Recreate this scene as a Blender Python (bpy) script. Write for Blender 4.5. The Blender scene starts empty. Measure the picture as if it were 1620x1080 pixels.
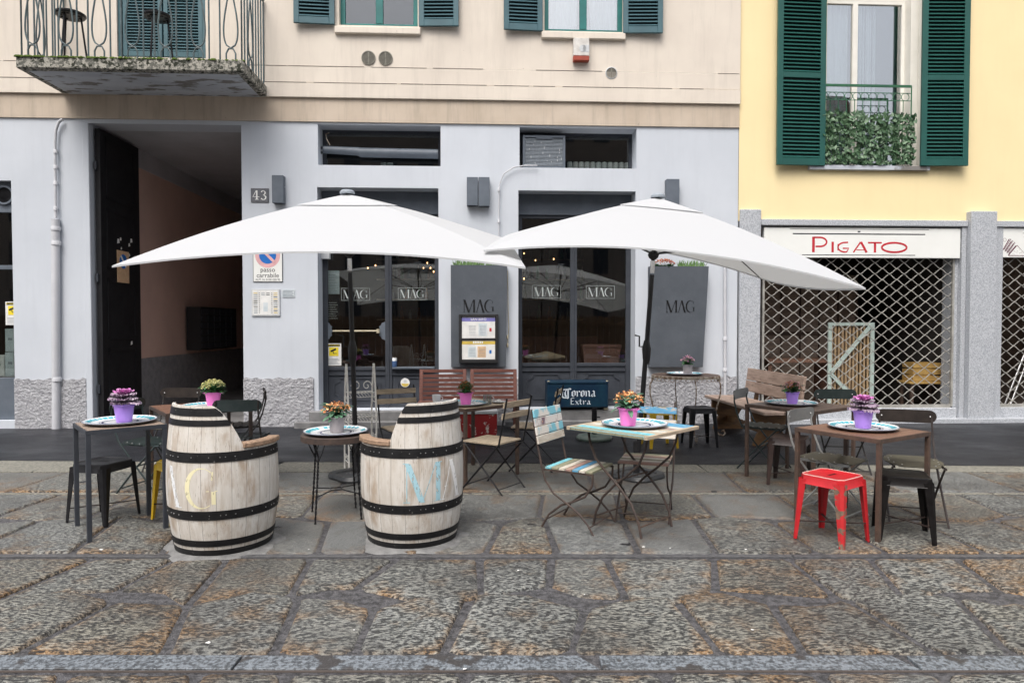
import bpy, bmesh, math, random
from math import sin, cos, pi, radians, atan2, sqrt, hypot
from mathutils import Vector, Matrix
random.seed(7)
S = bpy.context.scene
# ------------------------------------------------------------------ camera
HC = 1.5; F = 1080.0; PITCH = math.atan(28 / F)
cam = bpy.data.cameras.new("camera"); camo = bpy.data.objects.new("camera", cam)
S.collection.objects.link(camo); S.camera = camo
cam.sensor_width = 36; cam.lens = 24; cam.clip_end = 500; cam.clip_start = 0.05
camo.location = (0, 0, HC); camo.rotation_euler = (pi / 2 - PITCH, 0, 0)
# ------------------------------------------------------------------ light
SUN_EL, SUN_AZ = 58, 200          # degrees; azimuth counted from +Y towards +X
w = bpy.data.worlds.new("World"); S.world = w; w.use_nodes = True
nt = w.node_tree; bg = nt.nodes["Background"]
sky = nt.nodes.new("ShaderNodeTexSky"); sky.sky_type = 'NISHITA'; sky.sun_disc = False
sky.sun_elevation = radians(SUN_EL); sky.sun_rotation = radians(SUN_AZ)
sky.air_density = 1.0; sky.dust_density = 6.0; sky.ozone_density = 0.6
hs = nt.nodes.new("ShaderNodeHueSaturation"); hs.inputs["Saturation"].default_value = 0.45
nt.links.new(sky.outputs[0], hs.inputs["Color"]); nt.links.new(hs.outputs[0], bg.inputs[0])
bg.inputs[1].default_value = 0.15
sun = bpy.data.lights.new("sun", 'SUN'); sun.energy = 1.0; sun.angle = radians(32); sun.color = (1, .97, .93)
suno = bpy.data.objects.new("sun", sun); S.collection.objects.link(suno)
_d = Vector((sin(radians(SUN_AZ)) * cos(radians(SUN_EL)), cos(radians(SUN_AZ)) * cos(radians(SUN_EL)), sin(radians(SUN_EL))))
suno.rotation_euler = _d.to_track_quat('Z', 'Y').to_euler(); suno.location = (0, -5, 20)
S.view_settings.view_transform = 'Standard'; S.view_settings.look = 'None'
S.view_settings.exposure = 0.66; S.view_settings.gamma = 1
S.cycles.max_bounces = 8; S.cycles.transparent_max_bounces = 12
# ------------------------------------------------------------------ survey of the place: pixel -> metres
Fv = Vector((0, cos(PITCH), -sin(PITCH))); Uv = Vector((0, sin(PITCH), cos(PITCH)))
def ray(px, py): return Vector(((px - 810) / F, 0, 0)) + Uv * ((540 - py) / F) + Fv
def G(px, py, z=0.0):
    d = ray(px, py); t = (z - HC) / d.z; return Vector((d.x * t, d.y * t, z))
YAW = radians(2.8)
W0 = G(500, 675); Wd = Vector((cos(YAW), sin(YAW), 0)); Wn = Vector((sin(YAW), -cos(YAW), 0))
def W(px, py, v=0.0):
    """pixel -> (u, z) on the facade plane moved v metres towards the street"""
    d = ray(px, py); p0 = W0 + Wn * v - Vector((0, 0, HC)); t = p0.dot(Wn) / d.dot(Wn)
    P = d * t + Vector((0, 0, HC)); return (P - W0).dot(Wd), P.z
def R4(x0, y0, x1, y1, v=0.0):
    xm, ym = (x0 + x1) / 2, (y0 + y1) / 2
    return W(x0, ym, v)[0], W(x1, ym, v)[0], W(xm, y1, v)[1], W(xm, y0, v)[1]     # u0,u1,z0,z1
def wall_world(u, v, z): return W0 + Wd * u + Wn * v + Vector((0, 0, z))
# ------------------------------------------------------------------ materials
def nd(t, typ, **kw):
    n = t.nodes.new(typ)
    for k, v in kw.items(): setattr(n, k, v)
    return n
def base_mat(name):
    m = bpy.data.materials.new(name); m.use_nodes = True
    return m, m.node_tree, m.node_tree.nodes["Principled BSDF"]
def coords(t, stretch=(1, 1, 1)):
    tc = nd(t, "ShaderNodeTexCoord"); mp = nd(t, "ShaderNodeMapping"); mp.inputs["Scale"].default_value = stretch
    t.links.new(tc.outputs["Object"], mp.inputs[0]); return mp.outputs[0]
def noise(t, co, scale, detail=4, rough=.6):
    n = nd(t, "ShaderNodeTexNoise"); n.inputs["Scale"].default_value = scale
    n.inputs["Detail"].default_value = detail; n.inputs["Roughness"].default_value = rough
    t.links.new(co, n.inputs["Vector"]); return n.outputs["Fac"]
def ramp(t, fac, stops):
    r = nd(t, "ShaderNodeValToRGB"); e = r.color_ramp.elements
    while len(e) < len(stops): e.new(.5)
    for i, (p, c) in enumerate(stops):
        e[i].position = p; e[i].color = (c[0], c[1], c[2], 1) if not isinstance(c, (int, float)) else (c, c, c, 1)
    t.links.new(fac, r.inputs[0]); return r.outputs[0]
def mixc(t, fac, a, b, mode='MIX'):
    n = nd(t, "ShaderNodeMix", data_type='RGBA', blend_type=mode)
    for sock, v in ((n.inputs[0], fac), (n.inputs[6], a), (n.inputs[7], b)):
        if isinstance(v, (int, float)): sock.default_value = v
        elif isinstance(v, tuple): sock.default_value = (*v, 1)
        else: t.links.new(v, sock)
    return n.outputs[2]
def math_(t, op, a, b=0.0):
    n = nd(t, "ShaderNodeMath", operation=op)
    for s, v in ((n.inputs[0], a), (n.inputs[1], b)):
        if isinstance(v, (int, float)): s.default_value = v
        else: t.links.new(v, s)
    return n.outputs[0]
def bump(t, p, h, strength, dist=.01):
    b = nd(t, "ShaderNodeBump"); b.inputs["Strength"].default_value = strength; b.inputs["Distance"].default_value = dist
    t.links.new(h, b.inputs["Height"]); t.links.new(b.outputs[0], p.inputs["Normal"]); return b
def pm(name, c, c2=None, scale=5, rough=.6, bmp=.15, bscale=60, metal=0, st=(1, 1, 1), lo=.35, hi=.65, c3=None, s3=30, t3=.68, dist=.01, spec=.5, streak=0):
    """mottled procedural paint / wood / stone: c<->c2 by noise, specks of c3"""
    m, t, p = base_mat(name); co = coords(t, st)
    if c2 is None: c2 = tuple(x * .8 for x in c)
    col = mixc(t, ramp(t, noise(t, co, scale), [(lo, 0.0), (hi, 1.0)]), tuple(c), tuple(c2))
    if c3: col = mixc(t, ramp(t, noise(t, co, s3, 5), [(t3, 0.0), (t3 + .04, 1.0)]), col, tuple(c3))
    if streak: col = mixc(t, math_(t, 'MULTIPLY', ramp(t, noise(t, coords(t, (5, 5, .45)), 1.6, 5, .7), [(.5, 0.0), (.72, 1.0)]), streak), col, tuple(x * .62 for x in c))
    t.links.new(col, p.inputs["Base Color"]); p.inputs["Roughness"].default_value = rough
    p.inputs["Metallic"].default_value = metal; p.inputs["Specular IOR Level"].default_value = spec
    if bmp: bump(t, p, noise(t, co, bscale, 5), bmp, dist)
    return m
def glass_mat(name, tint=(.75, .8, .8), refl=.08):
    m, t, p = base_mat(name); t.nodes.remove(p); out = t.nodes["Material Output"]
    tr = nd(t, "ShaderNodeBsdfTransparent"); tr.inputs[0].default_value = (*tint, 1)
    gl = nd(t, "ShaderNodeBsdfGlossy"); gl.inputs["Roughness"].default_value = .01
    fr = nd(t, "ShaderNodeLayerWeight"); fr.inputs[0].default_value = .1
    f = math_(t, 'MAXIMUM', fr.outputs["Fresnel"], refl)
    mx = nd(t, "ShaderNodeMixShader"); t.links.new(f, mx.inputs[0]); t.links.new(tr.outputs[0], mx.inputs[1]); t.links.new(gl.outputs[0], mx.inputs[2])
    t.links.new(mx.outputs[0], out.inputs[0]); return m
M = {}
def canvas_mat():
    m, t, p = base_mat("white_canvas"); p.inputs["Base Color"].default_value = (.585, .60, .62, 1); p.inputs["Roughness"].default_value = .9
    out = t.nodes["Material Output"]; tl = nd(t, "ShaderNodeBsdfTranslucent"); tl.inputs[0].default_value = (.72, .73, .72, 1)
    mx = nd(t, "ShaderNodeMixShader"); mx.inputs[0].default_value = .3; t.links.new(p.outputs[0], mx.inputs[1]); t.links.new(tl.outputs[0], mx.inputs[2]); t.links.new(mx.outputs[0], out.inputs[0])
    bump(t, p, noise(t, coords(t), 6, 3), .12, .02); return m
M['cream'] = pm("cream_plaster", (.70, .635, .55), (.64, .575, .50), 1.3, .9, .25, 120, c3=(.45, .4, .35), s3=14, t3=.72, streak=.3)
M['tan'] = pm("tan_plaster", (.56, .475, .385), (.48, .40, .315), 1.6, .9, .3, 110, c3=(.3, .25, .2), s3=6, t3=.7, streak=.6)
M['greywall'] = pm("pale_grey_plaster", (.565, .60, .65), (.515, .55, .60), .9, .85, .18, 90, c3=(.42, .42, .44), s3=9, t3=.74, streak=.12)
M['plinth'] = pm("rough_grey_render", (.47, .475, .50), (.36, .36, .385), 14, .95, 1.0, 26, dist=.05)
M['jointdirt'] = pm("joint_dirt", (.26, .22, .19), (.15, .13, .11), 9, .95, 0)
M['groove'] = pm("dirt_line", (.12, .1, .09), None, 8, .95, 0)
M['yellow'] = pm("yellow_plaster", (.86, .715, .42), (.82, .68, .395), .8, .9, .15, 100, streak=.07, c3=(.7, .58, .36), s3=7, t3=.76)
M['granite'] = pm("grey_granite", (.5, .52, .55), (.3, .32, .35), 70, .6, .3, 120, lo=.42, hi=.6, c3=(.1, .1, .11), s3=90, t3=.63)
M['iron'] = pm("dark_grey_iron", (.05, .056, .068), (.038, .043, .054), 6, .55, .1, 40, spec=.3)
M['ironlight'] = pm("slate_paint", (.12, .14, .17), (.095, .115, .14), 5, .5, .1, 50, spec=.4)
M['black'] = pm("black_enamel", (.012, .012, .014), (.02, .02, .022), 12, .3, .1, 40, spec=.22)
M['blackmatt'] = pm("black_wood", (.008, .008, .010), (.014, .014, .016), 6, .7, .2, 30, c3=(.1, .1, .1), s3=17, t3=.78, spec=.3)
M['chairgrey'] = pm("graphite_metal", (.035, .033, .033), (.05, .045, .042), 10, .33, .1, 60, metal=.3)
M['chairbrown'] = pm("gunmetal_brown", (.075, .062, .056), (.05, .042, .04), 10, .33, .1, 60, metal=.4)
M['chairsilver'] = pm("greenish_steel", (.34, .345, .335), (.26, .265, .26), 8, .35, .1, 60, metal=.35)
M['chairgreen'] = pm("dark_green_metal", (.03, .045, .045), (.045, .06, .06), 10, .3, .1, 60, metal=.3)
M['seatolive'] = pm("olive_metal", (.095, .09, .07), (.065, .062, .05), 10, .35, .1, 60, metal=.3)
M['rivet'] = pm("rivet_steel", (.6, .6, .6), None, 10, .3, 0, metal=1)
M['rustiron'] = pm("rusty_iron", (.06, .04, .031), (.10, .062, .045), 18, .6, .3, 90, c3=(.2, .11, .06), s3=40, t3=.7)
M['guttergrey'] = pm("dark_gutter_stone", (.10, .10, .105), (.05, .05, .053), 20, .5, .5, 60)
M['rustdark'] = pm("dark_rusty_iron", (.04, .03, .027), (.075, .05, .04), 22, .6, .3, 90)
M['stoolblack'] = pm("chipped_black_metal", (.007, .006, .006), (.012, .011, .011), 12, .3, .1, 60, spec=.2, c3=(.14, .11, .09), s3=26, t3=.72)
M['stoolbrown'] = pm("brown_black_metal", (.03, .02, .018), (.05, .032, .028), 10, .35, .1, 60)
M['stoolred'] = pm("red_metal", (.56, .022, .028), (.46, .016, .022), 7, .35, .15, 60, c3=(.23, .15, .10), s3=11, t3=.66)
M['redrust'] = pm("red_worn_metal", (.24, .17, .12), (.12, .09, .065), 24, .55, .3, 80, c3=(.52, .022, .026), s3=17, t3=.47)
M['paleedge'] = pm("worn_pale_edge", (.75, .5, .45), None, 20, .5, .1)
M['stoolyellow'] = pm("yellow_metal", (.75, .5, .03), (.65, .42, .02), 8, .4, .1, 60, c3=(.1, .08, .03), s3=20, t3=.7)
M['stoolyellow2'] = M['stoolyellow']
M['plankgrey'] = pm("grey_weathered_planks", (.34, .26, .20), (.2, .15, .12), 5, .55, .4, 30, st=(1, 9, 9), c3=(.08, .06, .05), s3=12, t3=.62)
M['plankred'] = pm("red_brown_planks", (.2, .105, .07), (.13, .07, .048), 6, .42, .4, 30, st=(1.5, 8, 8), c3=(.33, .2, .14), s3=9, t3=.62)
M['plankdark'] = pm("dark_planks", (.15, .1, .085), (.09, .065, .055), 6, .35, .3, 30, st=(1, 9, 9), c3=(.4, .33, .28), s3=6, t3=.7)
M['natwood'] = pm("weathered_pale_wood", (.54, .44, .32), (.36, .29, .21), 5, .7, .4, 30, st=(2, 12, 12), c3=(.13, .1, .07), s3=14, t3=.66)
M['benchred'] = pm("red_brown_teak", (.17, .062, .045), (.11, .042, .032), 6, .55, .3, 40, st=(1, 8, 8))
M['benchwood'] = pm("rustic_bench_wood", (.36, .27, .22), (.22, .155, .12), 4, .6, .4, 22, st=(6, 1, 6), c3=(.08, .05, .04), s3=8, t3=.66)
M['benchleg'] = pm("orange_brown_wood", (.24, .125, .045), (.1, .05, .025), 3, .5, .3, 22, st=(1, 1, 3))
M['bluewood'] = pm("chipped_blue_paint", (.06, .22, .42), (.1, .33, .5), 7, .6, .3, 40, st=(1, 5, 5), c3=(.45, .38, .3), s3=12, t3=.6)
M['aquawood'] = pm("chipped_aqua_paint", (.08, .42, .52), (.25, .52, .56), 7, .6, .3, 40, st=(1, 5, 5), c3=(.55, .48, .4), s3=12, t3=.6)
M['whitewood'] = pm("chipped_white_paint", (.68, .64, .57), (.52, .46, .38), 7, .6, .3, 40, st=(1, 5, 5), c3=(.28, .19, .13), s3=12, t3=.62)
M['pinkwood'] = pm("chipped_brown_pink_paint", (.3, .17, .14), (.42, .28, .23), 9, .6, .3, 40, st=(1, 5, 5), c3=(.12, .12, .25), s3=12, t3=.64)
M['greenwood'] = pm("chipped_green_paint", (.2, .22, .14), (.3, .27, .19), 9, .6, .3, 40, st=(1, 5, 5), c3=(.12, .09, .07), s3=12, t3=.6)
M['patchaqua'] = pm("aqua_and_white_paint", (.2, .5, .6), (.68, .65, .6), 3.2, .6, .3, 40, st=(1.6, 1, 1), lo=.46, hi=.52, c3=(.4, .32, .25), s3=26, t3=.66)
M['patchwhite'] = pm("white_and_purple_paint", (.66, .63, .6), (.2, .13, .16), 2.6, .6, .3, 40, st=(1.6, 1, 1), lo=.5, hi=.56, c3=(.5, .27, .18), s3=26, t3=.62)
M['fabric'] = canvas_mat()
M['hood'] = pm("black_plastic", (.02, .02, .022), None, 10, .45, .05)
M['rubber'] = pm("black_rubber_base", (.03, .032, .035), (.05, .052, .055), 14, .4, .2, 60)
M['chrome'] = pm("chrome", (.7, .7, .7), None, 5, .25, 0, metal=1)
M['greenstone'] = pm("green_concrete_disc", (.1, .14, .12), (.16, .2, .17), 9, .3, .15, 40)
M['teal'] = pm("grey_teal_paint", (.055, .13, .155), (.042, .10, .12), 3, .5, .15, 40, c3=(.2, .3, .32), s3=18, t3=.7)
M['tealgreen'] = pm("teal_green_paint", (.015, .16, .15), (.01, .12, .115), 3, .4, .1, 40)
M['tealrail'] = pm("grey_green_rail_paint", (.085, .125, .135), (.055, .08, .085), 12, .5, .15, 60)
M['shutgreen'] = pm("dark_green_shutter", (.010, .088, .072), (.008, .072, .060), 3, .45, .1, 40)
M['railgreen'] = pm("green_rail", (.03, .14, .06), (.02, .09, .05), 9, .45, .1)
M['conc'] = pm("mossy_concrete", (.36, .345, .30), (.11, .11, .095), 26, .95, .7, 40, c3=(.025, .028, .018), s3=18, t3=.54, lo=.45, hi=.55)
M['moss'] = pm("moss", (.05, .085, .012), (.10, .15, .02), 30, 1, .9, 50, dist=.03)
M['soffit'] = pm("stained_soffit", (.50, .53, .57), (.42, .45, .5), 2, .9, .1, 50, st=(1, 3, 1), c3=(.2, .19, .18), s3=1.7, t3=.53)
M['winwhite'] = pm("white_frame", (.78, .76, .70), (.72, .7, .64), 4, .5, .05)
M['curtain'] = pm("curtain", (.7, .72, .74), (.62, .64, .66), 3, .9, .1, 20, st=(8, 8, .5))
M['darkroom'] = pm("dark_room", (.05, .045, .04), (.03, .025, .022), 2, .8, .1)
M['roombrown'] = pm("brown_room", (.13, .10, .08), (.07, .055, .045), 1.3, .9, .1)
M['pinkwall'] = pm("dim_pink_plaster", (.66, .48, .41), (.58, .42, .36), 1.2, .95, .15, 60)
M['greyinner'] = pm("dim_grey_render", (.27, .28, .30), (.2, .21, .225), 8, .95, .7, 22, dist=.03)
M['ceil'] = pm("grey_ceiling", (.48, .49, .52), (.4, .41, .43), 1.5, .95, .1)
M['glass'] = glass_mat("shop_glass", (.8, .83, .82), .11)
M['winglass'] = glass_mat("window_glass", (.85, .9, .92), .42); M['darkglass'] = glass_mat("dim_window_glass", (.7, .75, .8), .12)
M['planter'] = pm("slate_planter", (.09, .102, .12), (.072, .083, .098), 3, .6, .15, 60, spec=.3, c3=(.1, .11, .125), s3=22, t3=.66)
M['seatwood'] = pm("worn_seat_plank", (.36, .24, .16), (.24, .155, .10), 6, .6, .4, 30, st=(2, 12, 12), c3=(.1, .07, .05), s3=12, t3=.64)
M['grille'] = pm("galvanised_wire", (.46, .45, .41), (.3, .29, .265), 9, .5, .1, 60, metal=.25)
M['shopinner'] = pm("brown_shop_interior", (.30, .235, .19), (.2, .155, .125), 1.5, .9, .1)
M['signwhite'] = pm("sign_white", (.80, .81, .78), (.76, .77, .74), 2, .45, .05)
M['signred'] = pm("sign_red", (.55, .02, .035), None, 3, .5, 0)
M['ink'] = pm("black_ink", (.015, .015, .02), None, 3, .6, 0)
M['maroon'] = pm("maroon_ink", (.12, .015, .05), None, 3, .6, 0)
M['letterblack'] = pm("black_lettering", (.004, .004, .005), None, 3, .4, 0)
M['letterglass'] = pm("frosted_lettering", (.42, .46, .45), (.36, .4, .39), 9, .7, 0)
M['lightgrey'] = pm("light_grey_plastic", (.55, .57, .58), (.48, .5, .52), 6, .5, .05)
M['paper'] = pm("paper", (.78, .78, .76), None, 6, .8, 0)
M['yellowink'] = pm("yellow_ink", (.85, .68, .03), None, 6, .6, 0)
M['blueink'] = pm("blue_ink", (.01, .16, .55), None, 6, .5, 0)
M['pinkred'] = pm("faded_red_ink", (.78, .45, .46), None, 6, .5, 0)
M['violetink'] = pm("violet_ink", (.2, .19, .5), None, 6, .6, 0)
M['goldink'] = pm("gold_ink", (.68, .5, .1), None, 6, .6, 0)
M['greyink'] = pm("grey_ink", (.3, .34, .38), None, 30, .7, 0)
M['paleblue'] = pm("pale_blue_print", (.5, .57, .6), (.62, .66, .68), 12, .7, 0)
M['orangeprint'] = pm("tan_print", (.6, .38, .22), (.7, .5, .3), 25, .7, 0)
M['cardblue'] = pm("pale_card", (.55, .62, .64), (.62, .68, .7), 12, .7, 0)
M['tile43'] = pm("number_tile", (.09, .095, .11), (.13, .135, .15), 30, .5, .3, 60)
M['potlilac'] = pm("lilac_plastic", (.40, .22, .70), (.37, .20, .66), 3, .38, 0)
M['potpink'] = pm("pink_plastic", (.85, .20, .58), (.8, .18, .54), 3, .38, 0)
M['potgrey'] = pm("grey_clay", (.36, .32, .33), (.3, .27, .28), 14, .7, .2)
M['leaf'] = pm("kalanchoe_leaf", (.04, .13, .04), (.07, .19, .07), 30, .4, .1)
M['leafpale'] = pm("blue_green_leaf", (.07, .17, .10), (.11, .23, .14), 30, .45, .1)
M['orange'] = pm("apricot_petals", (.85, .36, .13), (.9, .62, .33), 60, .6, 0)
M['yellowfl'] = pm("yellow_petals", (.62, .6, .22), (.75, .72, .42), 60, .6, 0)
M['redfl'] = pm("red_petals", (.26, .02, .012), (.42, .07, .025), 60, .6, 0)
M['rust_fl'] = pm("rust_petals", (.36, .10, .035), (.55, .24, .08), 60, .6, 0)
M['pinkfl'] = pm("pink_petals", (.55, .22, .30), (.75, .5, .52), 60, .6, 0)
M['mauvefl'] = pm("mauve_petals", (.45, .2, .38), (.65, .4, .55), 60, .6, 0)
M['kaleheart'] = pm("kale_magenta", (.5, .09, .40), (.7, .33, .62), 50, .5, .2, 60)
M['kaleouter'] = pm("kale_purple", (.17, .09, .17), (.5, .42, .5), 45, .5, .3, 60)
M['grassleaf'] = pm("planter_grass", (.09, .2, .05), (.2, .32, .12), 20, .6, 0)
M['ivy'] = pm("ivy_leaf", (.018, .06, .022), (.11, .20, .10), 22, .5, .1, 60, lo=.4, hi=.65)
M['porcelain'] = pm("white_glaze", (.80, .81, .82), (.77, .79, .81), 5, .12, 0)
M['trayaqua'] = pm("aqua_glaze", (.06, .42, .55), (.1, .52, .62), 9, .15, 0)
M['traynavy'] = pm("navy_glaze", (.03, .03, .13), None, 9, .15, 0)
M['trayrim'] = pm("grey_rim", (.25, .27, .33), None, 9, .2, 0)
M['whiteiron'] = pm("white_wrought_iron", (.92, .90, .86), (.88, .86, .8), 20, .6, .1, 60, c3=(.4, .28, .18), s3=30, t3=.74)
M['rustwhite'] = pm("flaking_white_iron", (.45, .40, .33), (.2, .13, .09), 24, .7, .4, 60, lo=.45, hi=.56)
M['asphalt'] = pm("wet_asphalt", (.026, .028, .033), (.018, .019, .023), 2.2, .38, .5, 160, c3=(.09, .09, .095), s3=75, t3=.72, spec=.22)
_t = M['asphalt'].node_tree; _t.links.new(ramp(_t, noise(_t, coords(_t, (.8, 1.1, 1)), 1.3, 3), [(.38, .34), (.62, .55)]), _t.nodes['Principled BSDF'].inputs['Roughness'])
M['stepstone'] = pm("step_stone", (.22, .22, .22), (.12, .12, .125), 4, .5, .5, 40)
M['kerbstone'] = pm("pale_kerb_granite", (.25, .24, .20), (.12, .12, .105), 45, .6, .6, 60, lo=.4, hi=.62)
M['strip'] = pm("blue_grey_granite", (.2, .225, .25), (.06, .067, .075), 60, .4, .6, 80, lo=.42, hi=.58, c3=(.05, .047, .047), s3=4.5, t3=.58)
M['cement'] = pm("cement_skirt", (.23, .23, .225), (.13, .13, .13), 9, .6, .5, 40)
M['bluesteel'] = pm("worn_blue_steel", (.005, .018, .045), (.008, .035, .06), 5, .4, .3, 30, spec=.3, c3=(.05, .11, .12), s3=7, t3=.66)
M['crateletter'] = pm("pale_lettering", (.72, .76, .82), (.55, .62, .68), 40, .6, 0)
M['redcrate'] = pm("red_printed_tin", (.33, .02, .02), (.26, .015, .02), 4, .5, .1, 40, c3=(.6, .55, .5), s3=9, t3=.57)
M['sack'] = pm("burlap", (.36, .27, .19), (.24, .17, .12), 12, .95, .8, 90)
M['terracotta'] = pm("pinkish_box", (.22, .10, .08), (.17, .08, .065), 4, .8, .2)
M['mint'] = pm("mint_painted_timber", (.5, .6, .55), (.42, .52, .48), 6, .6, .2)
M['slat'] = pm("tan_slats", (.48, .34, .19), (.3, .2, .11), 8, .7, .3, 30, st=(8, 8, 1))
M['basket'] = pm("ochre_crate", (.5, .32, .1), (.4, .24, .07), 8, .7, .2)
M['mailbox'] = pm("dark_mailboxes", (.015, .015, .016), None, 5, .5, 0)
M['pipe'] = pm("painted_pipe", (.56, .57, .60), (.48, .49, .52), 3, .6, .1, c3=(.25, .24, .23), s3=12, t3=.74)
M['fence'] = pm("board_fence", (.20, .12, .07), (.13, .08, .05), 4, .8, .3, st=(6, 6, 1))
M['opp'] = pm("far_facade", (.30, .24, .2), (.24, .2, .17), .5, .9, 0)
M['roof'] = pm("roof_tiles", (.2, .1, .07), None, 2, .9, 0)
M['cupblue'] = pm("blue_cup", (.05, .1, .22), None, 5, .4, 0)
M['brass'] = pm("cream_brass", (.62, .56, .42), (.5, .44, .3), 10, .35, 0, metal=.4)
M['siren'] = pm("siren_white", (.68, .66, .62), (.5, .48, .45), 12, .5, .1)
M['sirenred'] = pm("siren_red", (.36, .06, .03), None, 6, .4, 0)
M['vent'] = pm("vent_grille", (.28, .27, .23), (.2, .19, .16), 20, .7, .2)
M['lampemit'] = bpy.data.materials.new("warm_bulb"); M['lampemit'].use_nodes = True
_p = M['lampemit'].node_tree.nodes["Principled BSDF"]; _p.inputs["Emission Color"].default_value = (1, .5, .2, 1); _p.inputs["Emission Strength"].default_value = 7
# whitewashed barrel staves: thin seams by angle, drips of brown wear
def barrel_mat():
    m, t, p = base_mat("whitewashed_staves"); co = coords(t, (6, 6, .8)); tc = coords(t)
    sep = nd(t, "ShaderNodeSeparateXYZ"); t.links.new(tc, sep.inputs[0])
    ang = math_(t, 'ARCTAN2', sep.outputs[1], sep.outputs[0])
    fr = math_(t, 'FRACT', math_(t, 'MULTIPLY', ang, 24 / (2 * pi)))
    seam = math_(t, 'LESS_THAN', fr, .03)
    wn = nd(t, "ShaderNodeTexWhiteNoise", noise_dimensions='1D'); t.links.new(math_(t, 'FLOOR', math_(t, 'MULTIPLY', ang, 24 / (2 * pi))), wn.inputs['W'])
    c = mixc(t, ramp(t, noise(t, co, 5, 6), [(.38, 0.0), (.7, 1.0)]), (.68, .66, .62), (.53, .49, .43))
    worn = ramp(t, math_(t, 'ADD', noise(t, coords(t, (3, 3, 1.6)), 2.2, 3), math_(t, 'MULTIPLY', noise(t, co, 12, 6), .35)), [(.70, 0.0), (.88, .8)])
    c = mixc(t, worn, c, (.38, .29, .21))
    cr = ramp(t, noise(t, coords(t, (26, 26, 1.5)), 6, 4, .7), [(.60, 0.0), (.66, .8)])
    c = mixc(t, cr, c, (.24, .19, .15))
    c = mixc(t, ramp(t, noise(t, coords(t, (14, 14, 2)), 9, 6, .75), [(.655, 0.0), (.68, 1.0)]), c, (.12, .09, .07))
    c = mixc(t, math_(t, 'MULTIPLY', wn.outputs[0], .28), c, (.40, .34, .28))
    c = mixc(t, math_(t, 'MULTIPLY', seam, .8), c, (.13, .10, .08))
    t.links.new(c, p.inputs["Base Color"]); p.inputs["Roughness"].default_value = .7
    bump(t, p, noise(t, co, 16, 5), .4, .006); return m
M['stave'] = barrel_mat()
M['hoop'] = pm("black_hoop", (.009, .009, .010), (.016, .016, .017), 14, .45, .25, 50, spec=.25, c3=(.42, .41, .38), s3=34, t3=.69)
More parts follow.
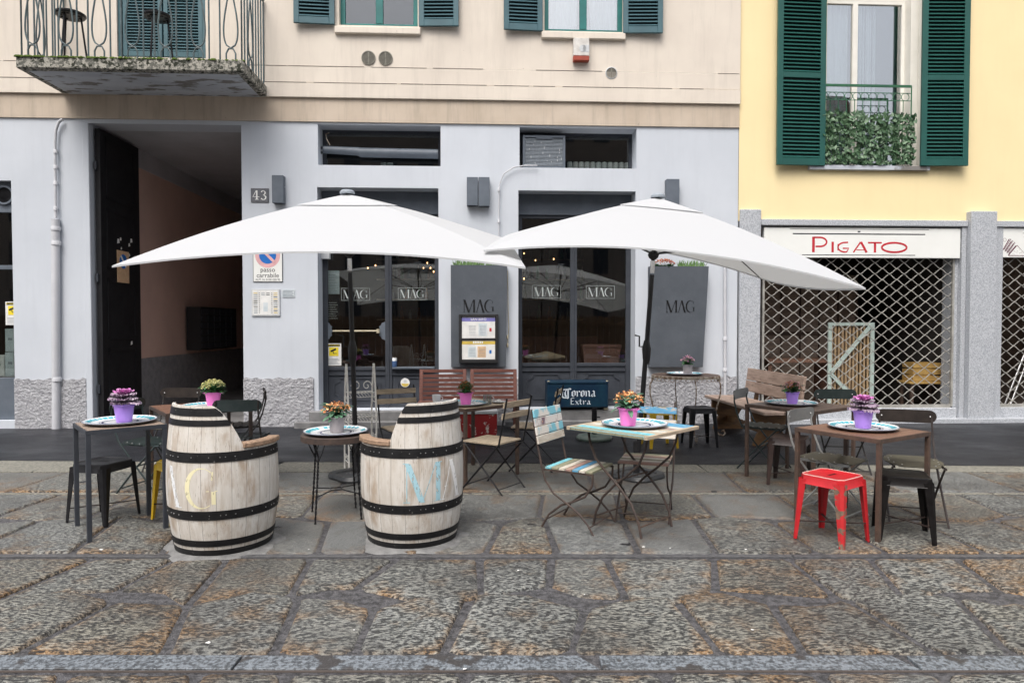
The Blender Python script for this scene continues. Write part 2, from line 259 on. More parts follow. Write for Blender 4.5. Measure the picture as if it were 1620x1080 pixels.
# flagstones: attribute 'rim' (1 at the edge) and 'tone' (random per stone)
def stone_mat():
    m, t, p = base_mat("chiselled_flagstone")
    rim = nd(t, "ShaderNodeAttribute", attribute_name="rim").outputs["Fac"]
    tone = nd(t, "ShaderNodeAttribute", attribute_name="tone").outputs["Fac"]
    smooth = nd(t, "ShaderNodeAttribute", attribute_name="worn").outputs["Fac"]
    tc = nd(t, "ShaderNodeTexCoord")
    mp = nd(t, "ShaderNodeMapping"); mp.inputs["Rotation"].default_value = (0, 0, radians(-28)); mp.inputs["Scale"].default_value = (.6, 1.15, 1)
    rotv = nd(t, "ShaderNodeCombineXYZ"); t.links.new(math_(t, 'SUBTRACT', math_(t, 'MULTIPLY', tone, 1.5), 1.1), rotv.inputs[2]); t.links.new(rotv.outputs[0], mp.inputs['Rotation'])
    t.links.new(tc.outputs["Object"], mp.inputs[0])
    warp = nd(t, "ShaderNodeTexNoise"); warp.inputs["Scale"].default_value = 2.2; t.links.new(tc.outputs["Object"], warp.inputs["Vector"])
    wv = nd(t, "ShaderNodeVectorMath", operation='MULTIPLY_ADD'); wv.inputs[1].default_value = (.05, .05, 0)
    t.links.new(warp.outputs["Color"], wv.inputs[0]); t.links.new(mp.outputs[0], wv.inputs[2])
    chis = noise(t, wv.outputs[0], 58, 3, .6)
    fine = noise(t, tc.outputs["Object"], 150, 3, .6)
    big = noise(t, tc.outputs["Object"], 1.1, 2)
    mid = noise(t, tc.outputs["Object"], 5, 4)
    c = mixc(t, tone, (.25, .26, .25), (.20, .19, .155))
    c = mixc(t, ramp(t, mid, [(.4, 0.0), (.65, 1.0)]), c, (.17, .18, .17))
    orange = math_(t, 'MULTIPLY', ramp(t, math_(t, 'ADD', math_(t, 'MULTIPLY', rim, .09), math_(t, 'ADD', math_(t, 'MULTIPLY', mid, .55), math_(t, 'ADD', math_(t, 'MULTIPLY', big, .45), math_(t, 'MULTIPLY', tone, .07)))), [(.545, 0.0), (.70, 1.0)]), .8)
    c = mixc(t, orange, c, (.28, .15, .05))
    h = math_(t, 'ADD', math_(t, 'MULTIPLY', chis, .85), math_(t, 'MULTIPLY', fine, .15))
    pit = ramp(t, h, [(.455, 1.0), (.52, 0.0)])
    pit = math_(t, 'MULTIPLY', pit, math_(t, 'SUBTRACT', 1.0, math_(t, 'MULTIPLY', smooth, .75)))
    c = mixc(t, math_(t, 'MULTIPLY', pit, .9), c, (.02, .02, .021))
    crest = math_(t, 'MULTIPLY', ramp(t, h, [(.54, 0.0), (.64, 1.0)]), .5)
    crest = math_(t, 'MULTIPLY', crest, math_(t, 'SUBTRACT', 1.0, math_(t, 'MULTIPLY', smooth, .8)))
    c = mixc(t, crest, c, (.48, .47, .41))
    c = mixc(t, math_(t, 'MULTIPLY', smooth, .65), c, (.095, .097, .102))
    tar = ramp(t, noise(t, tc.outputs["Object"], 3.1, 4, .5), [(.70, 0.0), (.71, 1.0)])
    c = mixc(t, tar, c, (.012, .012, .014))
    damp = ramp(t, noise(t, tc.outputs["Object"], .9, 3), [(.45, 0.0), (.6, .45)])
    c = mixc(t, damp, c, (.04, .038, .037))
    t.links.new(c, p.inputs["Base Color"])
    t.links.new(ramp(t, h, [(.35, .3), (.6, .6)]), p.inputs["Roughness"]); p.inputs["Specular IOR Level"].default_value = .35
    b = nd(t, "ShaderNodeBump"); b.inputs["Distance"].default_value = .03
    t.links.new(math_(t, 'SUBTRACT', 1.0, math_(t, 'MULTIPLY', smooth, .6)), b.inputs["Strength"])
    t.links.new(h, b.inputs["Height"]); t.links.new(b.outputs[0], p.inputs["Normal"]); return m
M['stone'] = stone_mat()
M['mortar'] = pm("gritty_mortar", (.12, .118, .125), (.045, .044, .047), 26, .5, 1.0, 90, dist=.02, lo=.4, hi=.6, c3=(.2, .19, .2), s3=140, t3=.66)
# ------------------------------------------------------------------ mesh builder
class MB:
    def __init__(s, xf=None): s.v = []; s.f = []; s.mi = []; s.m = 0; s.xf = xf
    def add(s, vs, fs):
        b = len(s.v)
        for p in vs:
            p = Vector(p); s.v.append(s.xf @ p if s.xf else p)
        for f in fs: s.f.append([b + i for i in f]); s.mi.append(s.m)
        return s
    def box(s, x0, x1, y0, y1, z0, z1):
        return s.add([(x0, y0, z0), (x1, y0, z0), (x1, y1, z0), (x0, y1, z0), (x0, y0, z1), (x1, y0, z1), (x1, y1, z1), (x0, y1, z1)],
                     [(0, 3, 2, 1), (4, 5, 6, 7), (0, 1, 5, 4), (1, 2, 6, 5), (2, 3, 7, 6), (3, 0, 4, 7)])
    def cbox(s, c, size): return s.box(c[0] - size[0] / 2, c[0] + size[0] / 2, c[1] - size[1] / 2, c[1] + size[1] / 2, c[2] - size[2] / 2, c[2] + size[2] / 2)
    def bar(s, p, q, w, h, up=(0, 0, 1), w2=None, h2=None):
        p, q = Vector(p), Vector(q); d = (q - p).normalized(); up = Vector(up)
        if abs(d.dot(up)) > .98: up = Vector((0, 1, 0))
        a = d.cross(up).normalized(); b = a.cross(d); w2 = w2 or w; h2 = h2 or h
        vs = [c + a * (i * ww / 2) + b * (j * hh / 2) for c, ww, hh in ((p, w, h), (q, w2, h2)) for i, j in ((-1, -1), (1, -1), (1, 1), (-1, 1))]
        return s.add(vs, [(0, 1, 2, 3), (7, 6, 5, 4), (0, 4, 5, 1), (1, 5, 6, 2), (2, 6, 7, 3), (3, 7, 4, 0)])
    def tube(s, pts, r, n=6, closed=False, flat=None):
        pts = [Vector(p) for p in pts]; k = len(pts); rings = []; ref = None
        for i, p in enumerate(pts):
            a = pts[i - 1] if (i or closed) else p; b = pts[(i + 1) % k] if (i < k - 1 or closed) else p
            d = (b - a).normalized()
            if ref is None: ref = Vector((0, 0, 1)) if abs(d.z) < .9 else Vector((1, 0, 0))
            x = (ref - d * ref.dot(d))
            if x.length < 1e-4: x = d.orthogonal()
            x.normalize(); y = d.cross(x); ref = x
            rr = r[i] if isinstance(r, (list, tuple)) else r
            rings.append([p + x * (cos(2 * pi * j / n + pi / n) * rr) + y * (sin(2 * pi * j / n + pi / n) * rr * (flat or 1)) for j in range(n)])
        vs = [q for R in rings for q in R]; fs = []
        for i in range(k if closed else k - 1):
            for j in range(n):
                a = i * n + j; b = i * n + (j + 1) % n; c = ((i + 1) % k) * n + (j + 1) % n; d = ((i + 1) % k) * n + j
                fs.append((a, b, c, d))
        if not closed: fs += [tuple(range(n))[::-1], tuple(range((k - 1) * n, k * n))]
        return s.add(vs, fs)
    def lathe(s, prof, n=24, c=(0, 0, 0), closed=False, caps=True):
        vs = []; fs = []; k = len(prof)
        for r, z in prof:
            for j in range(n): vs.append((c[0] + r * cos(2 * pi * j / n), c[1] + r * sin(2 * pi * j / n), c[2] + z))
        for i in range(k - 1 + (1 if closed else 0)):
            for j in range(n):
                a = i * n + j; b = i * n + (j + 1) % n; i2 = (i + 1) % k; fs.append((a, b, i2 * n + (j + 1) % n, i2 * n + j))
        if not closed and caps:
            if prof[0][0] > 1e-4: fs.append(tuple(range(n))[::-1])
            if prof[-1][0] > 1e-4: fs.append(tuple(range((k - 1) * n, k * n)))
        return s.add(vs, fs)
    def prism(s, poly, lo, hi, axis='y'):
        """poly in (x,z) extruded along y, or (x,y) along z"""
        n = len(poly)
        f = (lambda p, h: (p[0], h, p[1])) if axis == 'y' else ((lambda p, h: (p[0], p[1], h)) if axis == 'z' else (lambda p, h: (h, p[0], p[1])))
        vs = [f(p, lo) for p in poly] + [f(p, hi) for p in poly]
        fs = [tuple(range(n)), tuple(range(2 * n - 1, n - 1, -1))] + [(i, i + n, (i + 1) % n + n, (i + 1) % n) for i in range(n)]
        return s.add(vs, fs)
    def build(s, name, mat, parent=None, smooth=False, bevel=0, loc=None, rz=0, ang=38):
        me = bpy.data.meshes.new(name); me.from_pydata([tuple(p) for p in s.v], [], s.f)
        mats = mat if isinstance(mat, (list, tuple)) else [mat]
        for x in mats: me.materials.append(M[x] if isinstance(x, str) else x)
        me.polygons.foreach_set('material_index', s.mi)
        bm = bmesh.new(); bm.from_mesh(me); bmesh.ops.recalc_face_normals(bm, faces=bm.faces)
        if bevel: bmesh.ops.bevel(bm, geom=[e for e in bm.edges if e.is_manifold and e.calc_face_angle(0) > .5], offset=bevel, segments=1, affect='EDGES', clamp_overlap=True)
        bm.to_mesh(me); bm.free()
        if smooth:
            me.polygons.foreach_set('use_smooth', [True] * len(me.polygons)); me.set_sharp_from_angle(angle=radians(ang))
        o = bpy.data.objects.new(name, me); S.collection.objects.link(o)
        if parent is not None: o.parent = parent
        if loc is not None: o.location = loc
        if rz: o.rotation_euler = (0, 0, rz)
        return o
def tag(o, label=None, cat=None, group=None, kind=None):
    if label: o['label'] = label
    if cat: o['category'] = cat
    if group: o['group'] = group
    if kind: o['kind'] = kind
    return o
def thing(name, label, cat, loc=(0, 0, 0), rz=0, group=None):
    o = bpy.data.objects.new(name, None); o.empty_display_size = .1; S.collection.objects.link(o)
    o.location = loc; o.rotation_euler = (0, 0, rz); return tag(o, label, cat, group)
def copy_tree(o, parent=None):
    c = o.copy(); S.collection.objects.link(c)
    if parent is not None: c.parent = parent
    for ch in [x for x in S.objects if x.parent == o and x is not c]: copy_tree(ch, c)
    return c
def another(proto, loc, rz, label, group=None):
    c = copy_tree(proto); c.location = loc; c.rotation_euler = (0, 0, rz); c['label'] = label
    if group: c['group'] = group
    return c
def wthing(name, label, cat, px, py, v=0.0, group=None, z=None):
    """an Empty on the facade at the pixel's spot; local x along the wall, -y to the street, z up; returns it with its u, z"""
    u, zz = W(px, py, v)
    if z is not None: zz = z
    o = thing(name, label, cat, wall_world(u, v, zz), YAW, group); return o, u, zz
# ------------------------------------------------------------------ lettering
def text_polys(txt, size, align='CENTER'):
    c = bpy.data.curves.new("t", 'FONT'); c.body = txt; c.size = size; c.align_x = align; c.resolution_u = 3
    o = bpy.data.objects.new("t", c); S.collection.objects.link(o)
    dg = bpy.context.evaluated_depsgraph_get(); me = bpy.data.meshes.new_from_object(o.evaluated_get(dg))
    vs = [tuple(v.co) for v in me.vertices]; fs = [tuple(p.vertices) for p in me.polygons]
    bpy.data.objects.remove(o); bpy.data.meshes.remove(me); bpy.data.curves.remove(c); return vs, fs
def put_text(mb, txt, x, y, z, size, align='CENTER', sx=1):
    vs, fs = text_polys(txt, size, align); mb.add([(x + p[0] * sx, y, z + p[1]) for p in vs], fs)
def ribbon(pts, w, n=None):
    """flat stroke in 2D with width(s); returns quads"""
    out = []; L = []
    for i, p in enumerate(pts):
        a = pts[max(0, i - 1)]; b = pts[min(len(pts) - 1, i + 1)]
        dx, dy = b[0] - a[0], b[1] - a[1]; l = hypot(dx, dy) or 1; ww = w[i] if isinstance(w, (list, tuple)) else w
        L.append(((p[0] - dy / l * ww / 2, p[1] + dx / l * ww / 2), (p[0] + dy / l * ww / 2, p[1] - dx / l * ww / 2)))
    for i in range(len(L) - 1): out.append([L[i][0], L[i + 1][0], L[i + 1][1], L[i][1]])
    return out
def nib(pts, n=(.06, .06)):
    return [[(a[0] - n[0], a[1] - n[1]), (a[0] + n[0], a[1] + n[1]), (b[0] + n[0], b[1] + n[1]), (b[0] - n[0], b[1] - n[1])] for a, b in zip(pts, pts[1:])]
def seg(a, b, k=10): return [(a[0] + (b[0] - a[0]) * i / k, a[1] + (b[1] - a[1]) * i / k) for i in range(k + 1)]
def hstroke(a, b, w, k=10):      # slanted stroke with horizontal ends
    P = seg(a, b, k); return [[(p[0] - w / 2, p[1]), (p[0] + w / 2, p[1]), (q[0] + w / 2, q[1]), (q[0] - w / 2, q[1])] for p, q in zip(P, P[1:])]
HAIR = .025
def L_M():
    return hstroke((.07, .03), (.07, 1), HAIR) + hstroke((.09, 1), (.46, 0), .15) + hstroke((.46, 0), (.84, 1), HAIR) + hstroke((.9, .02), (.9, 1), .13) + \
        hstroke((.07, 0), (.07, .025), .17, 1) + hstroke((.9, 0), (.9, .02), .24, 1) + hstroke((.03, .98), (.03, 1), .12, 1) + hstroke((.93, .98), (.93, 1), .18, 1)
def L_A():
    return hstroke((.08, 0), (.36, 1), HAIR) + hstroke((.37, 1), (.66, 0), .14) + hstroke((.18, .33), (.18, .35), .1, 1) + hstroke((.08, 0), (.08, .022), .16, 1) + hstroke((.66, 0), (.66, .022), .25, 1)
def L_G():
    q = []
    for i in range(26):
        a0 = radians(52 + i * 9.6); a1 = radians(52 + (i + 1) * 9.6)
        def o(a): return (.45 + .42 * cos(a), .5 + .5 * sin(a))
        def n(a): return (.49 + .33 * cos(a), .5 + .475 * sin(a))
        q.append([o(a0), o(a1), n(a1), n(a0)])
    q += hstroke((.76, .1), (.76, .42), .10, 4) + hstroke((.72, .42), (.72, .44), .27, 1) + hstroke((.72, .7), (.735, .9), .035, 3)
    return q
def MAG(): return L_M() + [[(x + 1.03, y) for x, y in p] for p in L_A()] + [[(x + 1.72, y) for x, y in p] for p in L_G()]
MAGW = 2.6
def put_polys(mb, polys, x, y, z, h, sx=1):
    for p in polys: mb.add([(x + a * h * sx, y, z + b * h) for a, b in p], [tuple(range(len(p)))])
def circ(cx, cz, r, n=28, rz=None): return [(cx + r * cos(2 * pi * i / n), cz + (rz or r) * sin(2 * pi * i / n)) for i in range(n)]
# ================================================================== GROUND
g = MB(); g.add([(-90, -60, -.004), (90, -60, -.004), (90, 60, -.004), (-90, 60, -.004)], [(0, 1, 2, 3)])
tag(g.build('ground', 'mortar'), kind='structure')
Y_KL, Y_KR = 7.42, 7.13        # back of the kerb, left / right
def kback(x): return Y_KL + (Y_KR - Y_KL) * (x + 5.6) / 10.9
YKF, YRAIL, YGUT, YROW, YSTR = 6.87, 6.02, 4.40, 4.335, 3.035
g = MB(); xs = [-30 + i * 1.0 for i in range(61)]
for a, b in zip(xs, xs[1:]):
    wa = (W0 + Wd * (a - W0.x) + Wn * -.6).y + .1; wb = (W0 + Wd * (b - W0.x) + Wn * -.6).y + .1
    ja = .015 * sin(a * 5.1); jb = .015 * sin(b * 5.1)
    g.add([(a, kback(a) + ja, .009), (b, kback(b) + jb, .009), (b, wb, .009), (a, wa, .009)], [(0, 1, 2, 3)])
tag(g.build('pavement', 'asphalt'), kind='structure')
rnd = random.Random(3)
def strip(name, y0, y1, L, mat, h=.006, x0=-14, x1=14, gap=.012, jx=.1, back=None):
    mb = MB(); x = x0
    while x < x1:
        l = L * rnd.uniform(.8, 1.25); sk = rnd.uniform(-jx, jx)
        hh = h + rnd.uniform(-.0015, .0015)
        yb0 = back(x) if back else y1; yb1 = back(x + l) if back else y1
        P = [(x + gap, y0), (x + l, y0), (x + l + sk, yb1), (x + gap + sk * .0 + 0, yb0)]
        mb.prism(P, -.02, hh, 'z'); x += l
    return tag(mb.build(name, mat, bevel=.002), kind='structure')
strip('kerb', YKF, 7.2, 1.35, 'kerbstone', .006, back=lambda x: kback(x) + .02)
strip('granite_strip', 2.915, YSTR, 1.7, 'strip', .010)
strip('gutter_strip', YROW + .01, YGUT - .01, 2.2, 'guttergrey', .007)
strip('rail_strip', YRAIL - .05, YRAIL - .012, 2.6, 'kerbstone', .005)
g = MB(); g.box(-14, 14, YRAIL - .008, YRAIL + .008, -.003, .0005); g.box(-14, 14, YSTR - .127, YSTR - .121, -.003, .004)
tag(g.build('rail_groove', 'groove'), kind='structure')
def rounded(poly, r, k=3):
    out = []
    n = len(poly)
    for i in range(n):
        p = Vector(poly[i]); a = Vector(poly[i - 1]); b = Vector(poly[(i + 1) % n])
        da = (a - p); db = (b - p); ra = min(r, da.length * .4); rb = min(r, db.length * .4)
        s, e = p + da.normalized() * ra, p + db.normalized() * rb
        for j in range(k + 1):
            t = j / k; out.append(s * (1 - t) ** 2 + p * 2 * t * (1 - t) + e * t * t)
    return out
def stones(courses):
    bm_v = []; bm_f = []; rim = []; tone = []; worn = []
    for (y0, y1, L, wr, jag, gap, lean) in courses:
        x = -11 + rnd.uniform(0, L); cuts = [x]
        while x < 11: x += L * rnd.uniform(.78, 1.28); cuts.append(x)
        for a, b in zip(cuts, cuts[1:]):
            lk = lambda xx, yy: xx + lean * rnd.uniform(-.12, .12)
            if not hasattr(stones, 'c'): stones.c = {}
            C = stones.c
            def cx(xx, yy):
                key = (round(xx, 3), round(yy, 3))
                if key not in C: C[key] = (xx + rnd.uniform(-.09, .09) * lean, yy)
                return C[key]
            P = [cx(a, y0 + .0001), cx(b, y0 + .0001), cx(b, y1 - .0001), cx(a, y1 - .0001)]
            # the courses meet on a wavy line when jag is set
            def wav(p, on): return (p[0], p[1] + (.09 * sin(p[0] * 5.3 + y0 * 7) + .045 * sin(p[0] * 11.7)) * on)
            P = [wav(P[0], jag[0]), wav(((P[0][0] + P[1][0]) / 2, P[0][1]), jag[0]), wav(P[1], jag[0]), wav(P[2], jag[1]), wav(((P[2][0] + P[3][0]) / 2, P[3][1]), jag[1]), wav(P[3], jag[1])]
            c = Vector((sum(p[0] for p in P) / 6, sum(p[1] for p in P) / 6))
            def shrink(d):
                out = []
                for p in P:
                    v = Vector(p) - c; l = max(v.length, .01); out.append(c + Vector((v.x * (1 - d / max(abs(v.x), .12)), v.y * (1 - d / max(abs(v.y), .12)))))
                return out
            hz = .006 + rnd.uniform(0, .007); w_ = wr if rnd.random() < .75 else rnd.uniform(0, .3)
            if y0 > 4.39 and -2.2 < c.x < 2.2 and rnd.random() < .65: w_ = max(w_, rnd.uniform(.5, .9))
            tn = rnd.random()
            tilt = (rnd.uniform(-.008, .008), rnd.uniform(-.008, .008))
            R0 = rounded(shrink(gap * .5), .045); ph = rnd.uniform(0, 9)
            R0 = [p + Vector((sin(i * 2.1 + ph), cos(i * 1.7 + ph))) * .006 for i, p in enumerate(R0)]
            rings = [(R0, -.006, 1.0)]
            for d, z, rm in ((.010, hz * .75, 1.0), (.022, hz, .8), (.06, hz + .003, .25), (.13, hz + .004, 0)):
                rings.append(([p + (c - p).normalized() * min(d, (c - p).length * .8) for p in R0], z, rm))
            n = len(R0); base = len(bm_v)
            for R, z, rm in rings:
                for p in R:
                    bm_v.append((p.x, p.y, z + ((p.x - c.x) * tilt[0] + (p.y - c.y) * tilt[1]) * (z > 0))); rim.append(rm); tone.append(tn); worn.append(w_)
            for k in range(len(rings) - 1):
                for j in range(n): bm_f.append((base + k * n + j, base + k * n + (j + 1) % n, base + (k + 1) * n + (j + 1) % n, base + (k + 1) * n + j))
            bm_f.append(tuple(range(base + (len(rings) - 1) * n, base + len(rings) * n)))
    me = bpy.data.meshes.new('cobbled_street'); me.from_pydata(bm_v, [], bm_f)
    for nm, dat in (('rim', rim), ('tone', tone), ('worn', worn)):
        at = me.attributes.new(nm, 'FLOAT', 'POINT'); at.data.foreach_set('value', dat)
    me.materials.append(M['stone']); me.polygons.foreach_set('use_smooth', [True] * len(me.polygons)); me.set_sharp_from_angle(angle=radians(50))
    o = bpy.data.objects.new('cobbled_street', me); S.collection.objects.link(o); tag(o, kind='structure')
cs = [(YRAIL + .02, YKF - .01, 1.15, .5, (0, 0), .025, .6),
      (5.20, YRAIL - .06, .8, .15, (1, 0), .035, 1.4), (YGUT + .005, 5.20, .52, .12, (0, 1), .04, 1.3),
      (3.70, YROW - .005, .47, .03, (1, 0), .042, 1.2), (YSTR + .01, 3.70, .49, .0, (0, 1), .042, 1.2),
      (2.3, 2.905, .55, .0, (0, 0), .05, 1), (1.7, 2.3, .55, 0, (0, 0), .05, 1), (1.1, 1.7, .55, 0, (0, 0), .05, 1), (.5, 1.1, .55, 0, (0, 0), .05, 1), (-.1, .5, .55, 0, (0, 0), .05, 1)]
stones(cs)
# ================================================================== HOUSES
RV = .38
def wall(mb, u0, u1, z0, z1, y, holes, depth):
    """front sheet at local y with rectangular holes and their reveals"""
    us = sorted({u0, u1, *[h[0] for h in holes], *[h[1] for h in holes]}); zs = sorted({z0, z1, *[h[2] for h in holes], *[h[3] for h in holes]})
    us = [u for u in us if u0 <= u <= u1]; zs = [z for z in zs if z0 <= z <= z1]
    for a, b in zip(us, us[1:]):
        for c, d in zip(zs, zs[1:]):
            m = ((a + b) / 2, (c + d) / 2)
            if any(h[0] < m[0] < h[1] and h[2] < m[1] < h[3] for h in holes): continue
            mb.add([(a, y, c), (b, y, c), (b, y, d), (a, y, d)], [(0, 1, 2, 3)])
    for h in holes:
        a, b, c, d = max(h[0], u0), min(h[1], u1), max(h[2], z0), min(h[3], z1); e = y + (h[4] if len(h) > 4 else depth)
        mb.add([(a, y, c), (a, e, c), (a, e, d), (a, y, d)], [(0, 1, 2, 3)]); mb.add([(b, y, c), (b, e, c), (b, e, d), (b, y, d)], [(0, 1, 2, 3)])
        if h[3] < z1 + 1e-6: mb.add([(a, y, d), (b, y, d), (b, e, d), (a, e, d)], [(0, 1, 2, 3)])
        if h[2] > z0: mb.add([(a, y, c), (b, y, c), (b, e, c), (a, e, c)], [(0, 1, 2, 3)])
house = thing('apartment_house', 'old cream house with pale grey ground floor, café fronts and dark carriage entrance', 'house', (W0.x, W0.y, 0), YAW)
HL = W(-260, 500)[0]; HR = W(1167, 400)[0]; ZB = W(700, 196)[1]; ZB2 = W(900, 163)[1]; ZB3 = W(900, 139.5)[1]; ZB4 = W(900, 114)[1]; ZTOP = 9.5; ZT = ZB
# openings
P_ = R4(145, 193, 384, 700); PASS = (P_[0], P_[1], -.1, ZB - .06)
L_ = R4(-120, 285, 21, 657); LSHOP = (L_[0], L_[1], .12, L_[3])
t_ = R4(503, 205, 697, 262); TR1 = (t_[0], t_[1], t_[2], ZB - .03)
t_ = R4(503, 297, 694, 655); SH1 = (t_[0], t_[1], .24, t_[3])
t_ = R4(822, 210, 1007, 266); TR2 = (t_[0], t_[1], t_[2], ZB - .03)
t_ = R4(820, 302, 1005, 655); SH2 = (t_[0], t_[1], .24, t_[3])
mb = MB(); wall(mb, HL, HR, -.1, ZB, 0, [PASS, LSHOP, TR1, SH1, TR2, SH2], RV); mb.build('wall', 'greywall', house)
# plinth of rough render, 25 mm proud
ZP = W(450, 598)[1]; ZPL = ZP + .0
mb = MB()
def plinth(a, b, z0=-.1, z1=None):
    mb = MB(); z1 = z1 or ZPL; n = max(2, int((b - a) / .04)); k = 16; r2 = random.Random(int(a * 100) + 5)
    vs = []
    for j in range(k + 1):
        for i in range(n + 1):
            e = 0 if (i in (0, n)) else 1
            top = .012 * sin(i * 1.7) + .008 * sin(i * .61) if j == k else 0
            vs.append((a + (b - a) * i / n, -.022 - r2.uniform(0, .012) * e, z0 + (z1 - z0) * j / k + top))
    fs = [(j * (n + 1) + i, j * (n + 1) + i + 1, (j + 1) * (n + 1) + i + 1, (j + 1) * (n + 1) + i) for j in range(k) for i in range(n)]
    mb.add(vs, fs)
    mb.add([(a, 0.05, z0), (a, -.022, z0), (a, -.022, z1), (a, .05, z1)], [(0, 1, 2, 3)]); mb.add([(b, -.022, z0), (b, .05, z0), (b, .05, z1), (b, -.022, z1)], [(0, 1, 2, 3)])
    mb.add([(a, -.022, z1 - .02), (b, -.022, z1 - .02), (b, .01, z1), (a, .01, z1)], [(0, 1, 2, 3)])
    mb.build('plinth', 'plinth', house, smooth=True, ang=80)
plinth(L_[1] + .002, PASS[0] - .09); plinth(PASS[1] + .002, SH1[0] - .07); plinth(SH1[1] + .002, SH2[0] - .002); plinth(SH2[1] + .01, HR - .003)
b_u0 = W(390, 600)[0]
# upper storeys: band, two mouldings and the wall above, each layer a little prouder
w1 = R4(537, -90, 661, 43, 0); w2 = R4(861, -90, 986, 52, 0); bd = R4(186, -170, 326, 93, 0)
WIN = [(w1[0], w1[1], w1[2], w1[3], .16), (w2[0], w2[1], w2[2], w2[3], .16), (bd[0], bd[1], bd[2], bd[3], .16)]
mb = MB(); mb.box(HL, HR, -.025, RV, ZB, ZB2 + .002); mb.build('fascia_band', 'tan', house)
mb = MB(); mb.box(HL, HR, -.062, .1, ZB2 + .004, ZB3 - .006); mb.box(HL, HR, -.050, .1, ZB3, ZB4 - .004); mb.build('string_course', 'cream', house, bevel=.004)
mb = MB(); wall(mb, HL, HR, ZB4, ZTOP, -.042, WIN, .2); mb.box(HL, HR, -.03, .02, ZB3 - .03, ZB4 + .001)
mb.build('upper_wall', 'cream', house)
mb = MB(); rl = random.Random(9)
for zz in (ZB3 - .002, ZB4 - .001):        # broken dirt in the joints
    u = HL
    while u < HR - .3:
        l = rl.uniform(.3, 1.3)
        if rl.random() < .85: mb.box(u, min(u + l, HR - .02), -.0535 if zz > ZB3 else -.0655, -.04, zz - .003, zz + .001 + rl.uniform(0, .003))
        u += l + rl.uniform(0, .12)
mb.build('joint_dirt', 'jointdirt', house)
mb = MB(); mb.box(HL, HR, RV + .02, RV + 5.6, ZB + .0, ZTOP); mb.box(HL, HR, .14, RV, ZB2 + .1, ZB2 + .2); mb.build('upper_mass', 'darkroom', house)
# carriage entrance
pu0, pu1 = PASS[0], PASS[1]
mb = MB(); mb.box(pu0 - .09, pu0 - .001, -.02, .0, -.1, PASS[3]); mb.build('door_jamb', 'greywall', house, bevel=.006)
mb = MB(); mb.add([(pu0 - .02, RV, -.1), (pu0 - .02, 9, -.1), (pu0 - .02, 9, ZT), (pu0 - .02, RV, ZT)], [(0, 1, 2, 3)])
zin = .93
mb.build('passage_wall', 'pinkwall', house)
mb = MB(); mb.box(pu0 - .02, pu0 + .01, RV + 1.0, 9, -.1, zin); mb.build('passage_dado', 'greyinner', house)
mb = MB(); mb.box(pu1, pu1 + .05, RV, 9, -.1, ZT); mb.build('passage_side', 'pinkwall', house); mb = MB(); mb.box(pu0 - .1, pu1 + .1, 9, 9.1, -.1, ZT); mb.build('passage_end', 'darkroom', house); mb = MB(); mb.box(pu0, pu1, .3, 9, .0, .02); mb.build('passage_floor', 'stepstone', house)
mb = MB(); mb.box(pu0 - .02, pu1 + .05, RV + .002, 9, PASS[3] + .002, PASS[3] + .1); mb.box(pu0 - .02, pu0 - .012, RV + .6, 9, PASS[3] - .30, PASS[3]); mb.build('passage_ceiling', 'ceil', house)
dl = thing('entrance_door', None, None); del_ = [k for k in ('label', 'category') if k in dl]
dl.parent = house; dl.location = (pu0 + .03, .08, 0)
mb = MB(); mb.box(0, .07, 0, 1.12, .02, PASS[3] - .05)
for k in range(4):
    z0 = .25 + k * 1.02; mb.box(.07, .082, .14, .98, z0, z0 + .06); mb.box(.07, .082, .14, .98, z0 + .84, z0 + .9); mb.box(.07, .082, .14, .2, z0, z0 + .9); mb.box(.07, .082, .92, .98, z0, z0 + .9)
mb.build('door_leaf', 'blackmatt', dl, bevel=.003)
mb = MB(); r3 = random.Random(4)
for k in range(7):
    y = r3.uniform(.4, .85); z = r3.choice([2.75, 2.6, 1.25, 1.45, 2.5, 1.05]) + r3.uniform(-.06, .06); a = r3.uniform(.015, .04)
    mb.add([(.0835, y - a, z - a), (.0835, y + a, z - a * .6), (.0835, y + a * .6, z + a), (.0835, y - a * .7, z + a * .8)], [(0, 1, 2, 3)])
mb.build('paper_scrap', 'signwhite', dl)
for k, zz in enumerate((.5, 2.1, 3.7)):
    mb = MB(); mb.box(.0, .03, -.03, .0, zz, zz + .12); mb.build('hinge', 'iron', dl)
# small no parking plate on the leaf
us_, zs_ = W(183, 422); o = thing('notice', 'small weathered no parking plate on the black entrance door leaf', 'notice', wall_world(pu0 + .03 + .075, -(.08 + .56), W(183, 422)[1] + .05), YAW)
mb = MB(); mb.box(.008, .016, -.17, .17, -.24, .24); mb.build('plate', 'orangeprint', o)
mb = MB(); mb.prism([(p[0], p[1]) for p in circ(.0, .08, .11)], .017, .019, 'x'); mb.build('disc', 'blueink', o)
mb = MB(); mb.prism([(-.09, .15), (-.06, .17), (.09, .01), (.06, -.01)], .0195, .0215, 'x'); mb.build('slash', 'signwhite', o)
# mailboxes on the passage wall
o = thing('letterbox_rack', 'dark rack of letterboxes on the left wall inside the entrance', 'letterboxes', wall_world(pu0, -3.1, 1.0), YAW)
mb = MB(); mb.box(.02, .28, 0, 1.9, 0, .82); mb.build('cabinet', 'mailbox', o)
mb = MB()
for k in range(6):
    for j in range(6): mb.box(.28, .292, .03 + j * .31, .31 + j * .31, .03 + k * .13, .135 + k * .13)
mb.build('letterbox_door', 'iron', o, bevel=.003)
